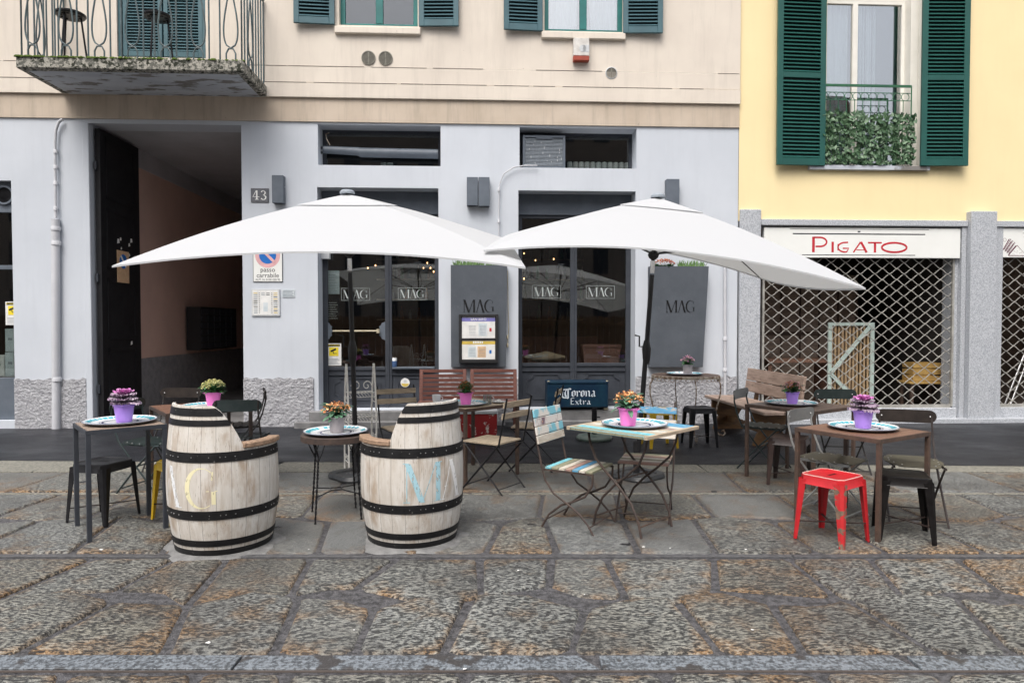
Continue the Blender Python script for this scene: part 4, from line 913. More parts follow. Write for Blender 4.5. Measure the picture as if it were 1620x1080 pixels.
def metal_chair(label, x, y, d, back='chairgrey', seat='seatolive', frame='chairgrey', group='folding metal chairs'):
    t = thing('metal_folding_chair', label, 'chair', (x, y, 0), radians(d + 90), group)
    mb = MB(); bent_plate(mb, .43, .105, .255, .765, radians(-8), .02); mb.build('backrest', back, t, smooth=True)
    mb = MB()
    for s in (-1, 1): mb.xf = Matrix.Translation((s * .172, .262, .765)) @ Matrix.Rotation(pi / 2, 4, 'X'); mb.lathe([(0, .006), (.006, .003), (.008, -.002)], 8)
    mb.build('rivet', 'rivet', t, smooth=True)
    mb = MB(); L = [.29, .37, .4, .38, .31]
    for i, l in enumerate(L):
        yc = -.165 + i * .082; P = stadium(l, .074, 8); mb.xf = Matrix.Translation((0, yc, .450)) @ Matrix.Rotation(radians(13), 4, 'X')
        mb.prism([(p[0], p[1]) for p in P], 0, .004, 'z')
    mb.build('seat', seat, t)
    mb = MB()
    for s in (-1, 1):
        for i, l in enumerate(L): mb.xf = Matrix.Translation((s * (l / 2 - .035), -.165 + i * .082, .456)); mb.lathe([(.006, -.002), (.005, .002), (0, .003)], 8)
    mb.build('seat_rivets', 'rivet', t)
    for s in (-1, 1):
        mb = MB(); mb.tube([(s * .185, .268, .81), (s * .185, .265, .70), (s * .188, .235, .58), (s * .19, .19, .47), (s * .19, .02, .26), (s * .192, -.2, .008)], .0085, 6); mb.build('back_leg_bar', frame, t, smooth=True)
        mb = MB(); mb.tube([(s * .168, -.2, .44), (s * .17, -.16, .435), (s * .17, .02, .255), (s * .172, .235, .008)], .0085, 6); mb.build('rear_leg_bar', frame, t, smooth=True)
        mb = MB(); mb.bar((s * .165, -.2, .442), (s * .165, .2, .442), .006, .02); mb.build('seat_rail', frame, t)
    for a_, b_, c_ in ((.19, -.165, .05), (.17, .2, .05), (.19, .02, .258)): mb = MB(); mb.tube([(-a_, b_, c_), (a_, b_, c_)], .006, 5); mb.build('stretcher', frame, t)
    return t
def slat_chair(label, x, y, d, backs, seats, frame, curved=False, group='wooden slatted folding chairs', w=.40, name='slatted_folding_chair'):
    t = thing(name, label, 'chair', (x, y, 0), radians(d + 90), group); hw = w / 2
    nb = len(backs); r = random.Random(int(x * 99))
    z = .80 if nb < 4 else .84; hgt = .052 if nb < 4 else .058; stp = .098 if nb < 4 else .0635
    mb = MB(); ms = []
    for i, m in enumerate(backs):
        if m not in ms: ms.append(m)
        mb.m = ms.index(m); zc = z - i * stp; yc = .262 - (z - zc) * .18
        mb.xf = Matrix.Translation((0, yc, zc)) @ Matrix.Rotation(radians(-10), 4, 'X')
        mb.box(-hw - .012, hw + .012, -.007, .007, -hgt / 2, hgt / 2)
    mb.build('backrest', ms, t, bevel=.002)
    mb = MB(); ms = []; n = len(seats); dpt = .38
    for i, m in enumerate(seats):
        if m not in ms: ms.append(m)
        mb.m = ms.index(m); yc = -.2 + dpt * (i + .5) / n; mb.xf = None
        mb.box(-hw + .012 + r.uniform(0, .004), hw - .012, yc - dpt / n / 2 + .0025, yc + dpt / n / 2 - .0025, .443, .459)
    mb.build('seat', ms, t, bevel=.002)
    for s in (-1, 1):
        X = s * (hw - .004); X2 = s * (hw - .02)
        mb = MB()
        if curved:
            A = [(.285, .87), (.262, .74), (.228, .58), (.20, .455), (.17, .36), (.10, .27), (.0, .215), (-.10, .15), (-.17, .08), (-.215, .008)]
            B = [(-.2, .44), (-.195, .36), (-.14, .275), (-.04, .225), (.05, .19), (.15, .11), (.21, .008)]
        else:
            A = [(.285, .86), (.245, .66), (.2, .45), (-.215, .008)]; B = [(-.19, .44), (.23, .008)]
        mb.tube([(X, a, b) for a, b in A], .0075 if curved else .0085, 6, flat=1.1); mb.build('back_leg_bar', frame, t, smooth=True)
        mb = MB(); mb.tube([(X2, a, b) for a, b in B], .0075, 6, flat=1.1); mb.build('rear_leg_bar', frame, t, smooth=True)
        mb = MB(); mb.bar((X2, -.2, .435), (X2, .2, .435), .006, .014); mb.build('seat_rail', frame, t)
    q = hw - .006
    for a_, b_, c_ in ((q, -.175, .06), (q - .015, .19, .06), (q, .2, .43)): mb = MB(); mb.tube([(-a_, b_, c_), (a_, b_, c_)], .0055, 5); mb.build('stretcher', frame, t)
    return t
def tray(label, x, y, z, rot=0, group='decorated plates under the flower pots'):
    t = thing('decorated_plate', label, 'plate', (x, y, z), radians(rot), group)
    mb = MB(); mb.lathe([(0, .001), (.15, .001), (.205, .008), (.238, .02), (.242, .022), (.238, .026), (.205, .014), (.15, .0075), (0, .0075)], 48); mb.build('dish', 'porcelain', t, smooth=True)
    mb = MB(); mb.lathe([(.2375, .0268), (.2432, .0236), (.2395, .0185)], 48, caps=False); mb.build('rim_line', 'trayrim', t, smooth=True)
    mb = MB(); r = random.Random(int(x * 31)); k = 34
    for i in range(k):
        a = 2 * pi * i / k; da = 2 * pi / k * r.uniform(.28, .42)
        if r.random() < .1: continue
        r0, r1 = .188, .224; zf = lambda q: .0075 + .001 + max(0, q - .15) * .12 + max(0, q - .205) * .26
        mb.add([(r0 * cos(a - da), r0 * sin(a - da), zf(r0)), (r0 * cos(a + da), r0 * sin(a + da), zf(r0)), (r1 * cos(a + da), r1 * sin(a + da), zf(r1)), (r1 * cos(a - da), r1 * sin(a - da), zf(r1))], [(0, 1, 2, 3)])
    mb.build('aqua_border', 'trayaqua', t)
    mb = MB(); mb.lathe([(.108, .0085), (.122, .0085)], 40, caps=False); mb.lathe([(.132, .0085), (.136, .0085)], 40, caps=False); mb.build('inner_ring', 'traynavy', t); return t
def pot(t, mat, r=.06, h=.11):
    mb = MB(); mb.lathe([(0, 0), (r * .74, 0), (r * .76, .003), (r * .97, h * .86), (r * 1.05, h * .87), (r * 1.12, h), (r * 1.06, h + .001), (r * .95, h * .86), (0, h * .86)], 28)
    if mat in ('potlilac', 'potpink'):
        for s in (-1, 1): mb.xf = Matrix.Translation((s * r * 1.12, 0, h * .93)); mb.lathe([(0, -.004), (.014, -.002), (.016, .004), (0, .005)], 10)
    mb.build('pot', mat, t, smooth=True)
def leaf(mb, base, d, L, wd, droop, up):
    """little folded leaf of 4 cross-sections"""
    d = Vector(d).normalized(); s = d.cross(Vector((0, 0, 1))).normalized(); vs = []; P = Vector(base)
    for i, (t, ww) in enumerate(((0, .25), (.3, .9), (.65, 1), (.9, .55), (1, .1))):
        c = P + d * (L * t) + Vector((0, 0, up * L * t - droop * L * t * t)); vs += [c - s * wd * ww / 2 + Vector((0, 0, .12 * wd)), c, c + s * wd * ww / 2 + Vector((0, 0, .12 * wd))]
    fs = []
    for i in range(4):
        a = i * 3; fs += [(a, a + 1, a + 4, a + 3), (a + 1, a + 2, a + 5, a + 4)]
    mb.add(vs, fs)
def kalanchoe(label, x, y, z, potmat, fl, leafm='leaf', s=1.0, spread=1.0, seed=1, group='potted flowers on the tables', fl2=None, dense=1.0):
    t = thing('potted_flower', label, 'potted plant', (x, y, z), seed * 1.1, group); r = random.Random(seed); pot(t, potmat, .062 * s, .115 * s)
    mb = MB()
    for i in range(int(60 * dense)):
        a = r.uniform(0, 2 * pi); R = r.uniform(0, .04) * s; lv = r.uniform(0, .075) * s
        leaf(mb, (R * cos(a), R * sin(a), .10 * s + lv), (cos(a), sin(a), 0), r.uniform(.05, .085) * s * spread, r.uniform(.028, .045) * s, r.uniform(.3, .8), r.uniform(.2, .9))
    for i in range(26): a = r.uniform(0, 6.28); R = r.uniform(.02, .07) * s * spread; mb.tube([(R * .3 * cos(a), R * .3 * sin(a), .1 * s), (R * cos(a), R * sin(a), r.uniform(.17, .2) * s)], .0016, 3)
    mb.build('leaves', leafm, t)
    mb = MB()
    for i in range(int(150 * dense)):
        th = r.uniform(0, 2 * pi); q = sqrt(r.random()); R = q * .095 * s * spread; zz = (.215 - .05 * q * q) * s + r.uniform(-.018, .012) * s; rr = r.uniform(.008, .0125) * s
        mb.m = 1 if (fl2 and r.random() < .4) else 0
        mb.xf = Matrix.Translation((R * cos(th), R * sin(th), zz)) @ Matrix.Rotation(r.uniform(-.8, .8), 4, 'X') @ Matrix.Rotation(r.uniform(-.8, .8), 4, 'Y')
        vs = [(0, 0, -.004 * s)] + [(rr * (1 if k % 2 == 0 else .55) * cos(k * pi / 4), rr * (1 if k % 2 == 0 else .55) * sin(k * pi / 4), .002 * s) for k in range(8)]
        mb.add(vs, [(0, 1 + k, 1 + (k + 1) % 8) for k in range(8)])
    mb.build('blossoms', [fl, fl2] if fl2 else [fl], t); return t
def kale(label, x, y, z, seed=1, group='potted flowers on the tables', s=1.0):
    t = thing('ornamental_cabbage', label, 'potted plant', (x, y, z), seed, group); r = random.Random(seed); pot(t, 'potlilac', .066 * s, .13 * s)
    def frill(mb, R, z0, n, wd, tiltup, amp):
        for i in range(n):
            a = 2 * pi * i / n + r.uniform(-.2, .2); vs = []; K = 9; L = R * r.uniform(.85, 1.15)
            for j in range(4):
                tt = j / 3
                for k in range(K):
                    q = (k / (K - 1) - .5) * 2; w_ = wd * (.25 + .75 * sin(pi * min(1, tt * .62 + .08)))
                    ruf = amp * tt * sin(k * 3.1 + i * 1.3 + j) + amp * .5 * tt * r.uniform(-1, 1)
                    rad = L * tt * (1 - .12 * q * q * tt); lat = w_ * q
                    vs.append((rad * cos(a) - lat * sin(a), rad * sin(a) + lat * cos(a), z0 + tiltup * rad - .35 * rad * rad / max(R, .01) + ruf))
            mb.add(vs, [(j * K + k, j * K + k + 1, (j + 1) * K + k + 1, (j + 1) * K + k) for j in range(3) for k in range(K - 1)])
    mb = MB(); frill(mb, .098 * s, .135 * s, 11, .042 * s, .30, .010 * s); frill(mb, .09 * s, .15 * s, 10, .038 * s, .5, .010 * s); frill(mb, .078 * s, .165 * s, 9, .032 * s, .75, .009 * s); mb.build('outer_leaves', 'kaleouter', t, smooth=True, ang=60)
    mb = MB(); frill(mb, .062 * s, .18 * s, 8, .026 * s, .95, .008 * s); frill(mb, .045 * s, .19 * s, 7, .02 * s, 1.2, .007 * s); frill(mb, .03 * s, .20 * s, 6, .015 * s, 1.4, .005 * s); mb.build('heart', 'kaleheart', t, smooth=True, ang=60)
    return t
# ------------------------------------------------------------------ left group
square_table('square_table', 'slim square table with grey planks and dark iron legs, leftmost beside the big barrel seat', -2.86, 4.96, 41, .51, .775, 'plankgrey', 'iron', .03, planks=4)
tray('aqua rimmed plate under the purple cabbage on the leftmost table', -2.86, 4.97, .778); kale('purple ornamental cabbage in a lilac pot on the leftmost table', -2.81, 4.93, .79, 2, s=1.03)
stool('metal_stool', 'glossy black metal stool under the leftmost table', -3.13, 5.2, -12, 'black', sp=.18)
stool('metal_stool', 'yellow metal stool half hidden between the leftmost table and the barrel seat', -2.52, 5.22, -40, 'stoolyellow', sp=.18)
metal_chair('dark green folding chair drawn up behind the leftmost table', -3.22, 6.1, -12, 'chairgreen', 'chairgreen', 'chairgreen')
square_table('square_table', 'square table with reddish planks by the dark entrance, behind the left barrel seat', -2.94, 6.42, 38, .74, .72, 'plankred', 'rustdark')
tray('aqua rimmed plate under the yellow flowers by the entrance', -2.83, 6.36, .723); kalanchoe('bright pink pot of small yellow flowers behind the left barrel seat', -2.80, 6.38, .733, 'potpink', 'yellowfl', s=1.12, seed=3, dense=1.3)
metal_chair('brown backed folding chair facing out from the dark entrance', -3.52, 7.0, -88, 'chairbrown')
metal_chair('dark folding chair with its broad back to the street, behind the left barrel seat', -2.5, 6.38, 96, 'chairgreen', 'chairgreen', 'chairgrey')
metal_chair('grey folding chair seen edge-on in front of the rough wall by the entrance', -2.86, 7.1, -158, 'chairbrown', 'chairgrey')
# ------------------------------------------------------------------ barrels
def barrel_seat(label, x, y, rot, seed, letters, cut):
    t = thing('barrel_seat', label, 'barrel seat', (x, y, 0), 0, 'wine barrels cut into seats')
    H = .97; zs = .69; RB, RM, RT = .286, .356, .312
    def R(z): q = (z / H - .47) / .53; return RM - (RM - (RB if q < 0 else RT)) * abs(q) ** 2.0 * (.98 if q < 0 else 1)
    o = (cos(rot), sin(rot)); A, Bc = cut
    def ztop(a, r=None):
        z = H
        for _ in range(8):
            rr = r or R(z); s = rr * (cos(a) * o[0] + sin(a) * o[1])
            k = (s - A) / (Bc - A); k = min(1, max(0, k)); zz = H if k <= 0 else (H - (H - zs) * k ** 1.5 if k < 1 else zs); z = .5 * z + .5 * zz
        dl_ = abs((a - rot + pi) % (2 * pi) - pi); q_ = min(1, max(0, (dl_ - radians(46)) / radians(4))); z = min(z, .43 + (zs - .43) * q_) if dl_ < radians(50) else z
        k = min(1, max(0, ((R(z) * (cos(a) * o[0] + sin(a) * o[1])) - A) / (Bc - A)))
        rd = H - .03 * (k / .12) ** 2 if k < .12 else z
        return z
    N = 288; K = 20; vs = []; fs = []
    for i in range(N):
        a = 2 * pi * i / N; zt = ztop(a)
        col = [(R(zt * j / K), zt * j / K) for j in range(K + 1)] + [(R(zt) - .02, zt), (R(.42) - .024, .41)]
        vs += [(r * cos(a), r * sin(a), z + .006) for r, z in col]
    m = K + 3
    for i in range(N):
        for j in range(m - 1): a = i * m + j; b = ((i + 1) % N) * m + j; fs.append((a, b, b + 1, a + 1))
    mb = MB(); mb.add(vs, fs); mb.build('staves', 'stave', t, smooth=True, ang=50)
    def hoop(z0, z1, nm='hoop'):
        mb = MB(); N2 = 288; ring = []
        for i in range(N2):
            a = 2 * pi * i / N2; ok = ztop(a) >= z0 + .006
            ring.append((a, ok))
        vs = []; fs = []
        for a, ok in ring:
            zc_ = min(z1, ztop(a))
            for (dr, z) in ((.0, z0), (.0045, z0), (.0045, max(z0 + .001, zc_)), (.0, max(z0 + .001, zc_))): vs.append(((R(z) + dr) * cos(a), (R(z) + dr) * sin(a), z + .006))
        for i in range(N2):
            if ring[i][1] and ring[(i + 1) % N2][1]:
                for j in range(4): a = i * 4 + j; b = i * 4 + (j + 1) % 4; c = ((i + 1) % N2) * 4 + (j + 1) % 4; d = ((i + 1) % N2) * 4 + j; fs.append((a, d, c, b))
        mb.add(vs, fs); h = mb.build(nm, 'hoop', t, smooth=True, ang=50)
        rv = MB()
        for i in range(30):
            a = 2 * pi * i / 30 + .1 * sin(i * 5) + seed
            if ztop(a) < z1 + .004: continue
            zc = (z0 + z1) / 2 + .006; rr = R(zc) + .0045
            rv.xf = Matrix.Translation((rr * cos(a), rr * sin(a), zc)) @ Matrix.Rotation(a, 4, 'Z') @ Matrix.Rotation(pi / 2, 4, 'Y'); rv.lathe([(.0042, 0), (.003, .0022), (0, .003)], 6)
        if rv.f and z0 > .2 and z0 < .8: rv.build('hoop_studs', 'rivet', h)
    hoop(.002, .048); hoop(.072, .114); hoop(.25, .308); hoop(.618, .680); hoop(.845, .882); hoop(.908, .956)
    # thick plank caps on the two arms, and the seat board down inside
    lim = [d for d in range(50, 130) if ztop(rot + radians(d)) <= zs + .004]; hi_ = lim[-1] if lim else 95
    for sg in (-1, 1):
        mb = MB(); n_ = 16; A_ = [rot + sg * radians(48 + (hi_ - 46) * i / n_) for i in range(n_ + 1)]; wv_ = [.004 * sin(i * 1.9 + seed) for i in range(n_ + 1)]
        P = [((R(zs) + .016 + wv_[i]) * cos(a), (R(zs) + .016 + wv_[i]) * sin(a)) for i, a in enumerate(A_)] + [((R(zs) - .06) * cos(a), (R(zs) - .06) * sin(a)) for a in A_[::-1]]
        mb.prism(P, zs + .009, zs + .046, 'z'); mb.build('arm_cap', 'seatwood', t, bevel=.007)
    mb = MB(); mb.prism(circ(0, 0, R(.42) - .026, 48), .39, .425, 'z'); mb.build('seat_board', 'seatwood', t)
    mb = MB(); rr = random.Random(seed); n = 40; ro = [.37 + .035 * rr.random() + .03 * sin(i * .7 + seed) for i in range(n)]
    vs = [(.28 * cos(2 * pi * i / n), .28 * sin(2 * pi * i / n), .018) for i in range(n)] + [(ro[i] * .92 * cos(2 * pi * i / n), ro[i] * .92 * sin(2 * pi * i / n), .015) for i in range(n)] + [(ro[i] * cos(2 * pi * i / n), ro[i] * sin(2 * pi * i / n), -.001) for i in range(n)]
    mb.add(vs, [(k * n + i, k * n + (i + 1) % n, (k + 1) * n + (i + 1) % n, (k + 1) * n + i) for k in (0, 1) for i in range(n)]); mb.build('cement_skirt', 'cement', t, smooth=True)
    for fn, mat, ac, z0, hh in letters:          # faded painted letters on the curve
        mb = MB()
        for q in fn():
            vs = []
            for u, v in q:
                z = z0 + v * hh; a = ac + (u - .45) * hh * .98 / R(z); rr_ = R(z) + .0012; vs.append((rr_ * cos(a), rr_ * sin(a), z + .006))
            mb.add(vs, [tuple(range(len(vs)))])
        mb.build('painted_letter', mat, t)
    return t
def faded(name, c, thr):
    m, t, p = base_mat(name); co = coords(t, (3, 3, 1)); p.inputs["Base Color"].default_value = (*c, 1); p.inputs["Roughness"].default_value = .8
    f = ramp(t, noise(t, co, 22, 5), [(thr, 0.0), (thr + .12, 1.0)]); t.links.new(f, p.inputs["Alpha"]); return m
M['fadeyellow'] = faded("faded_yellow_letter_paint", (.76, .71, .46), .30); M['fadewhite'] = faded("faded_white_letter_paint", (.85, .85, .84), .32); M['fadeblue'] = faded("faded_blue_letter_paint", (.36, .58, .66), .34)
M['fadegrey'] = faded("faded_grey_letter_paint", (.74, .76, .78), .36)
barrel_seat('white wooden barrel seat marked A G, nearest the leftmost table, opening to the right', -1.965, 4.635, radians(58), 1,
            [(L_G, 'fadeyellow', radians(-90 + 0), .325, .26), (L_A, 'fadegrey', radians(-90 - 36), .325, .26)], (-.235, -.085))
barrel_seat('white wooden barrel seat marked M A, beside the striped folding chairs, opening to the left', -.70, 4.775, radians(140), 2,
            [(L_M, 'fadeblue', radians(-90 + 18), .325, .26), (L_A, 'fadewhite', radians(-90 + 58), .325, .26)], (-.215, -.13))
# ------------------------------------------------------------------ round table with twisted legs
t = thing('round_table', 'low round table on black twisted iron legs between the two barrel seats', 'table', (-1.36, 5.25, 0))
h = .655; mb = MB(); mb.lathe([(0, h), (.255, h), (.262, h - .004), (.262, h - .045), (.256, h - .047), (.25, h - .012), (0, h - .012)], 48); mb.build('tabletop', 'rustdark', t, smooth=True)
for k in range(4):
    a = radians(45 + 90 * k + 20); c, s_ = cos(a), sin(a); mb = MB()
    pts = [(c * .235, s_ * .235, h - .04), (c * .20, s_ * .20, .50), (c * .215, s_ * .215, .3), (c * .24, s_ * .24, .006)]
    for q in (0, pi):
        hel = []
        for i in range(60):
            tt = i / 59; j = min(2, int(tt * 3)); f = tt * 3 - j; p = Vector(pts[j]).lerp(Vector(pts[j + 1]), f); hel.append(p + Vector((cos(tt * 70 + q), sin(tt * 70 + q), 0)) * .0045)
        mb.tube(hel, .0048, 4)
    mb.build('leg', 'black', t, smooth=True)
mb = MB()
for k in range(4):
    a = radians(45 + 90 * k + 20); a2 = radians(45 + 90 * k + 110)
    mb.tube([(.215 * cos(a), .215 * sin(a), .21), (.06 * cos(a), .06 * sin(a), .225), (.06 * cos(a2), .06 * sin(a2), .225)], .005, 5)
    for d in (-.35, .35): mb.tube([(.205 * cos(a), .205 * sin(a), .46), (.22 * cos(a + d * .7), .22 * sin(a + d * .7), .55), (.235 * cos(a + d), .235 * sin(a + d), h - .045)], .0035, 5)
mb.build('wire_brace', 'black', t, smooth=True)
tray('aqua rimmed plate on the low round table between the barrel seats', -1.36, 5.25, h + .002); kalanchoe('grey clay pot of apricot flowers on the low round table between the barrel seats', -1.35, 5.24, h + .012, 'potgrey', 'orange', 'leafpale', s=1.05, spread=1.15, seed=5, fl2='rust_fl', dense=.9)
# ------------------------------------------------------------------ white iron shelf stand
t = thing('iron_shelf_stand', 'tall white wrought iron shelf stand behind the round table', 'shelf stand', (-1.555, 6.98, 0), radians(24)); WW = .14; DD = .12
for s in (-1, 1):
    mb = MB()
    for d in (-1, 1): mb.tube([(s * WW, d * DD, .006), (s * WW, d * DD * .9, .6), (s * WW, d * DD * .55, .86), (s * (WW + .0), d * .012, 1.09)], .0095, 6)
    for zz in (.1, .3, .5, .7):
        for q in (-1, 1): mb.tube([(s * WW, q * .05 + .035 * cos(u * .55) * (1 - u / 16), zz + .04 + .035 * sin(u * .55) * (1 - u / 16)) for u in range(14)], .0035, 4)
        mb.tube([(s * WW, -DD * .95, zz), (s * WW, DD * .95, zz)], .005, 5)
    mb.build('side_frame', 'whiteiron', t, smooth=True)
for zz in (.28, .56, .80):
    mb = MB(); dd = DD * (.95 if zz < .7 else .6)
    for q in (-1, 1): mb.tube([(-WW, q * dd, zz), (WW, q * dd, zz)], .005, 5)
    mb.tube([(-WW, -dd, zz - .045), (WW, -dd, zz - .045)], .004, 5)
    for i in range(9): mb.bar((-WW + .28 * (i + .2) / 9, -dd, zz), (-WW + .28 * (i + .8) / 9 + .012, -dd, zz - .04), .004, .004)
    for i in range(8): mb.tube([(-WW + .28 * (i + .5) / 8, -dd, zz), (-WW + .28 * (i + .5) / 8, dd, zz)], .003, 4)
    mb.build('shelf', 'whiteiron', t)
mb = MB()
for s in (-1, 1): mb.tube([(s * (.055 + .05 * cos(u * .5) * (1 - u / 18)), -DD * .5, .87 + .055 * sin(u * .5) * (1 - u / 18)) for u in range(16)], .005, 5)
mb.build('scroll', 'whiteiron', t, smooth=True)
# ------------------------------------------------------------------ middle group
slat_chair('pale wooden slatted folding chair directly behind the right barrel seat', -1.08, 6.85, -62, ['natwood', 'natwood'], ['natwood'] * 6, 'black')
square_table('square_table', 'square wooden table with cup and glass mug in front of the red slatted bench', -.42, 6.72, 44, .7, .72, 'natwood', 'rustiron')
tray('aqua rimmed plate under the pink pot in front of the red slatted bench', -.47, 6.55, .723); kalanchoe('pink pot of rust coloured flowers in front of the red slatted bench', -.44, 6.48, .733, 'potpink', 'rust_fl', s=1.0, spread=.72, seed=6, fl2='leaf', dense=1.3)
t = thing('coffee_cup', 'small white coffee cup at the left of the pink pot by the red bench', 'cup', (-.735, 6.62, .724)); mb = MB(); mb.lathe([(0, .001), (.03, .001), (.04, .05), (.043, .088), (.04, .088), (.036, .05), (0, .01)], 20); mb.build('cup_body', 'porcelain', t, smooth=True)
mb = MB(); mb.tube([(.04, 0, .07), (.062, 0, .06), (.06, 0, .035), (.036, 0, .025)], .004, 6); mb.build('handle', 'porcelain', t, smooth=True)
t = thing('glass_mug', 'clear glass mug at the right of the pink pot by the red bench', 'mug', (-.24, 6.62, .724)); mb = MB(); mb.lathe([(0, .004), (.035, .004), (.038, .085), (.041, .085), (.038, .0), (0, .0)], 20); mb.build('mug_body', 'glass', t, smooth=True)
mb = MB(); mb.tube([(.038, 0, .072), (.062, 0, .062), (.062, 0, .03), (.036, 0, .02)], .005, 6); mb.build('handle', 'lightgrey', t, smooth=True)
t = thing('saucer', 'white saucer holding a crumpled napkin on the table by the red bench', 'saucer', (-.13, 6.72, .724)); mb = MB(); mb.lathe([(0, .001), (.05, .001), (.08, .012), (.05, .006), (0, .005)], 24); mb.build('dish', 'porcelain', t, smooth=True)
mb = MB(); mb.lathe([(0, .008), (.035, .006), (.025, .022), (.01, .03), (0, .026)], 7); mb.build('napkin', 'paper', t)
slat_chair('pale wooden slatted folding chair turned away between the right barrel seat and the striped chairs', -.17, 6.14, 146, ['natwood', 'natwood'], ['natwood'] * 6, 'black')
slat_chair('pale wooden slatted folding chair mostly hidden behind the striped chair by the blue crate', .22, 7.02, 168, ['natwood', 'natwood'], ['natwood'] * 6, 'black')
PB = ['patchaqua', 'patchwhite', 'patchaqua', 'whitewood']; PS = ['greenwood', 'whitewood', 'bluewood', 'pinkwood', 'whitewood', 'greenwood', 'aquawood']
slat_chair('folding chair with aqua, white and brown painted slats, left of the painted table', .49, 5.03, -31, PB, PS, 'rustdark', True, 'painted slatted folding chairs')
slat_chair('folding chair with one blue and two white back slats, behind the painted table', 1.04, 5.28, -108, ['bluewood', 'whitewood', 'whitewood'], ['pinkwood', 'whitewood', 'greenwood', 'whitewood', 'pinkwood', 'natwood', 'greenwood'], 'rustdark', True, 'painted slatted folding chairs')
t = thing('painted_table', 'small square table of chipped blue, white and green slats on curved iron legs', 'table', (.885, 4.98, 0), radians(46)); s = .345; h = .75; mb = MB(); cols = ['bluewood', 'bluewood', 'whitewood', 'pinkwood', 'natwood', 'whitewood', 'natwood', 'aquawood', 'greenwood']; ms = sorted(set(cols))
for i, m in enumerate(cols): mb.m = ms.index(m); x0 = s - 2 * s * (i + 1) / 9 + .002; mb.box(x0, x0 + 2 * s / 9 - .004, -s + .03, s - .03, h - .02, h)
mb.build('tabletop', ms, t, bevel=.002)
mb = MB()
for q in (-1, 1): mb.box(-s, s, q * (s - .014) - .0135, q * (s - .014) + .0135, h - .022, h + .002)
mb.build('end_batten', 'natwood', t, bevel=.002)
for sx in (-1, 1):
    for q in (-1, 1):
        x = sx * .20 + q * .008; mb = MB()
        pts = [(q * -.25, h - .02), (q * -.235, .64), (q * -.18, .52), (q * -.07, .42), (q * .03, .34), (q * .13, .24), (q * .19, .12), (q * .215, .006)]
        mb.tube([(x, a, b) for a, b in pts], .011, 6, flat=.8); mb.build('leg', 'rustdark', t, smooth=True)
for q, z_ in ((-.2, .09), (.2, .09), (0, .385)): mb = MB(); mb.tube([(-.2, q, z_), (.2, q, z_)], .006, 5); mb.build('stretcher', 'rustiron', t)
tray('large aqua rimmed plate on the painted slat table', .90, 5.0, .753, 20); kalanchoe('pink pot of apricot flowers with broad leaves on the painted slat table', .845, 4.95, .763, 'potpink', 'orange', 'leafpale', s=1.13, spread=1.0, seed=8, fl2='rust_fl', dense=.9)
# ------------------------------------------------------------------ right group
square_table('square_table', 'square reddish plank table on square iron legs above the red stool', 2.60, 5.06, 32, .66, .715, 'plankred', 'rustiron')
tray('aqua rimmed plate under the purple cabbage above the red stool', 2.62, 5.08, .718); kale('purple ornamental cabbage in a lilac pot above the red stool', 2.60, 5.04, .73, 4, s=1.04)
square_table('square_table', 'square brown plank table in front of the shop grille, behind the one with the cabbage', 2.77, 6.55, 36, .72, .72, 'plankdark', 'rustiron')
tray('aqua rimmed plate under the pink flowers near the rustic bench', 2.70, 6.58, .723); kalanchoe('lilac pot of small pink flowers near the rustic bench', 2.70, 6.56, .733, 'potlilac', 'pinkfl', s=.98, spread=.95, seed=9, fl2='rust_fl', dense=1.1)
stool('metal_stool', 'bright red metal stool with worn paint', 2.215, 4.70, 36, 'stoolred', edge='paleedge', legm=('redrust', [(-1, -1)]), sp=.18, h=.46)
stool('metal_stool', 'near-black metal stool under the right edge of the cabbage table, right of the red stool', 2.745, 4.76, -22, 'stoolblack', sp=.18)
stool('metal_stool', 'dark brown metal stool between the two right-hand tables', 2.58, 6.32, -32, 'stoolbrown', sp=.17)
stool('metal_stool', 'black metal stool under the rusty round table by the wall', 2.30, 8.35, 4, 'black', sp=.18, h=.48)
stool('metal_stool', 'yellow metal stool glimpsed behind the blue and white backrest', 1.80, 8.3, 8, 'stoolyellow', sp=.18, h=.47)
metal_chair('small steel backed folding chair nearest the rustic bench', 2.62, 7.02, -38, 'chairsilver', 'chairgreen', 'chairgreen')
metal_chair('dark backed folding chair right in front of the shop grille', 3.35, 6.86, -96, 'chairgreen', 'chairgrey')
metal_chair('steel backed folding chair directly behind the red stool', 2.50, 5.30, -50, 'chairsilver', 'seatolive', 'chairsilver')
metal_chair('brown metal folding chair at the far right of all the seats', 3.06, 5.18, -108, 'chairbrown', 'seatolive', 'chairbrown')
# ------------------------------------------------------------------ round rusty table by the wall
t = thing('round_iron_table', 'round rusty white iron table with curled legs against the rough wall', 'table', (2.29, 9.0, 0)); h = .825; mb = MB(); mb.lathe([(0, h - .008), (.43, h - .008), (.435, h), (0, h)], 48); mb.build('tabletop', 'rustiron', t, smooth=True)
mb = MB(); mb.lathe([(.434, h + .003), (.442, h - .002), (.44, h - .03), (.433, h - .028)], 48, closed=True)
for i in range(40): a = 2 * pi * i / 40; mb.tube([(.44 * cos(a + .075 * cos(u * pi / 3)), .44 * sin(a + .075 * cos(u * pi / 3)), h - .045 + .022 * sin(u * pi / 3)) for u in range(6)], .004, 4, closed=True)
mb.build('apron', 'rustwhite', t, smooth=True)
for k in range(4):
    a = radians(2 + 90 * k); c, s_ = cos(a), sin(a); P = [(.42, h - .03), (.47, .70), (.47, .58), (.43, .42), (.40, .3), (.39, .2), (.41, .1), (.46, .03), (.51, .02), (.535, .05), (.52, .085), (.49, .08)]
    mb = MB(); mb.tube([(r_ * c, r_ * s_, z_) for r_, z_ in P], .011, 6, flat=.7); mb.build('leg', 'rustwhite', t, smooth=True)
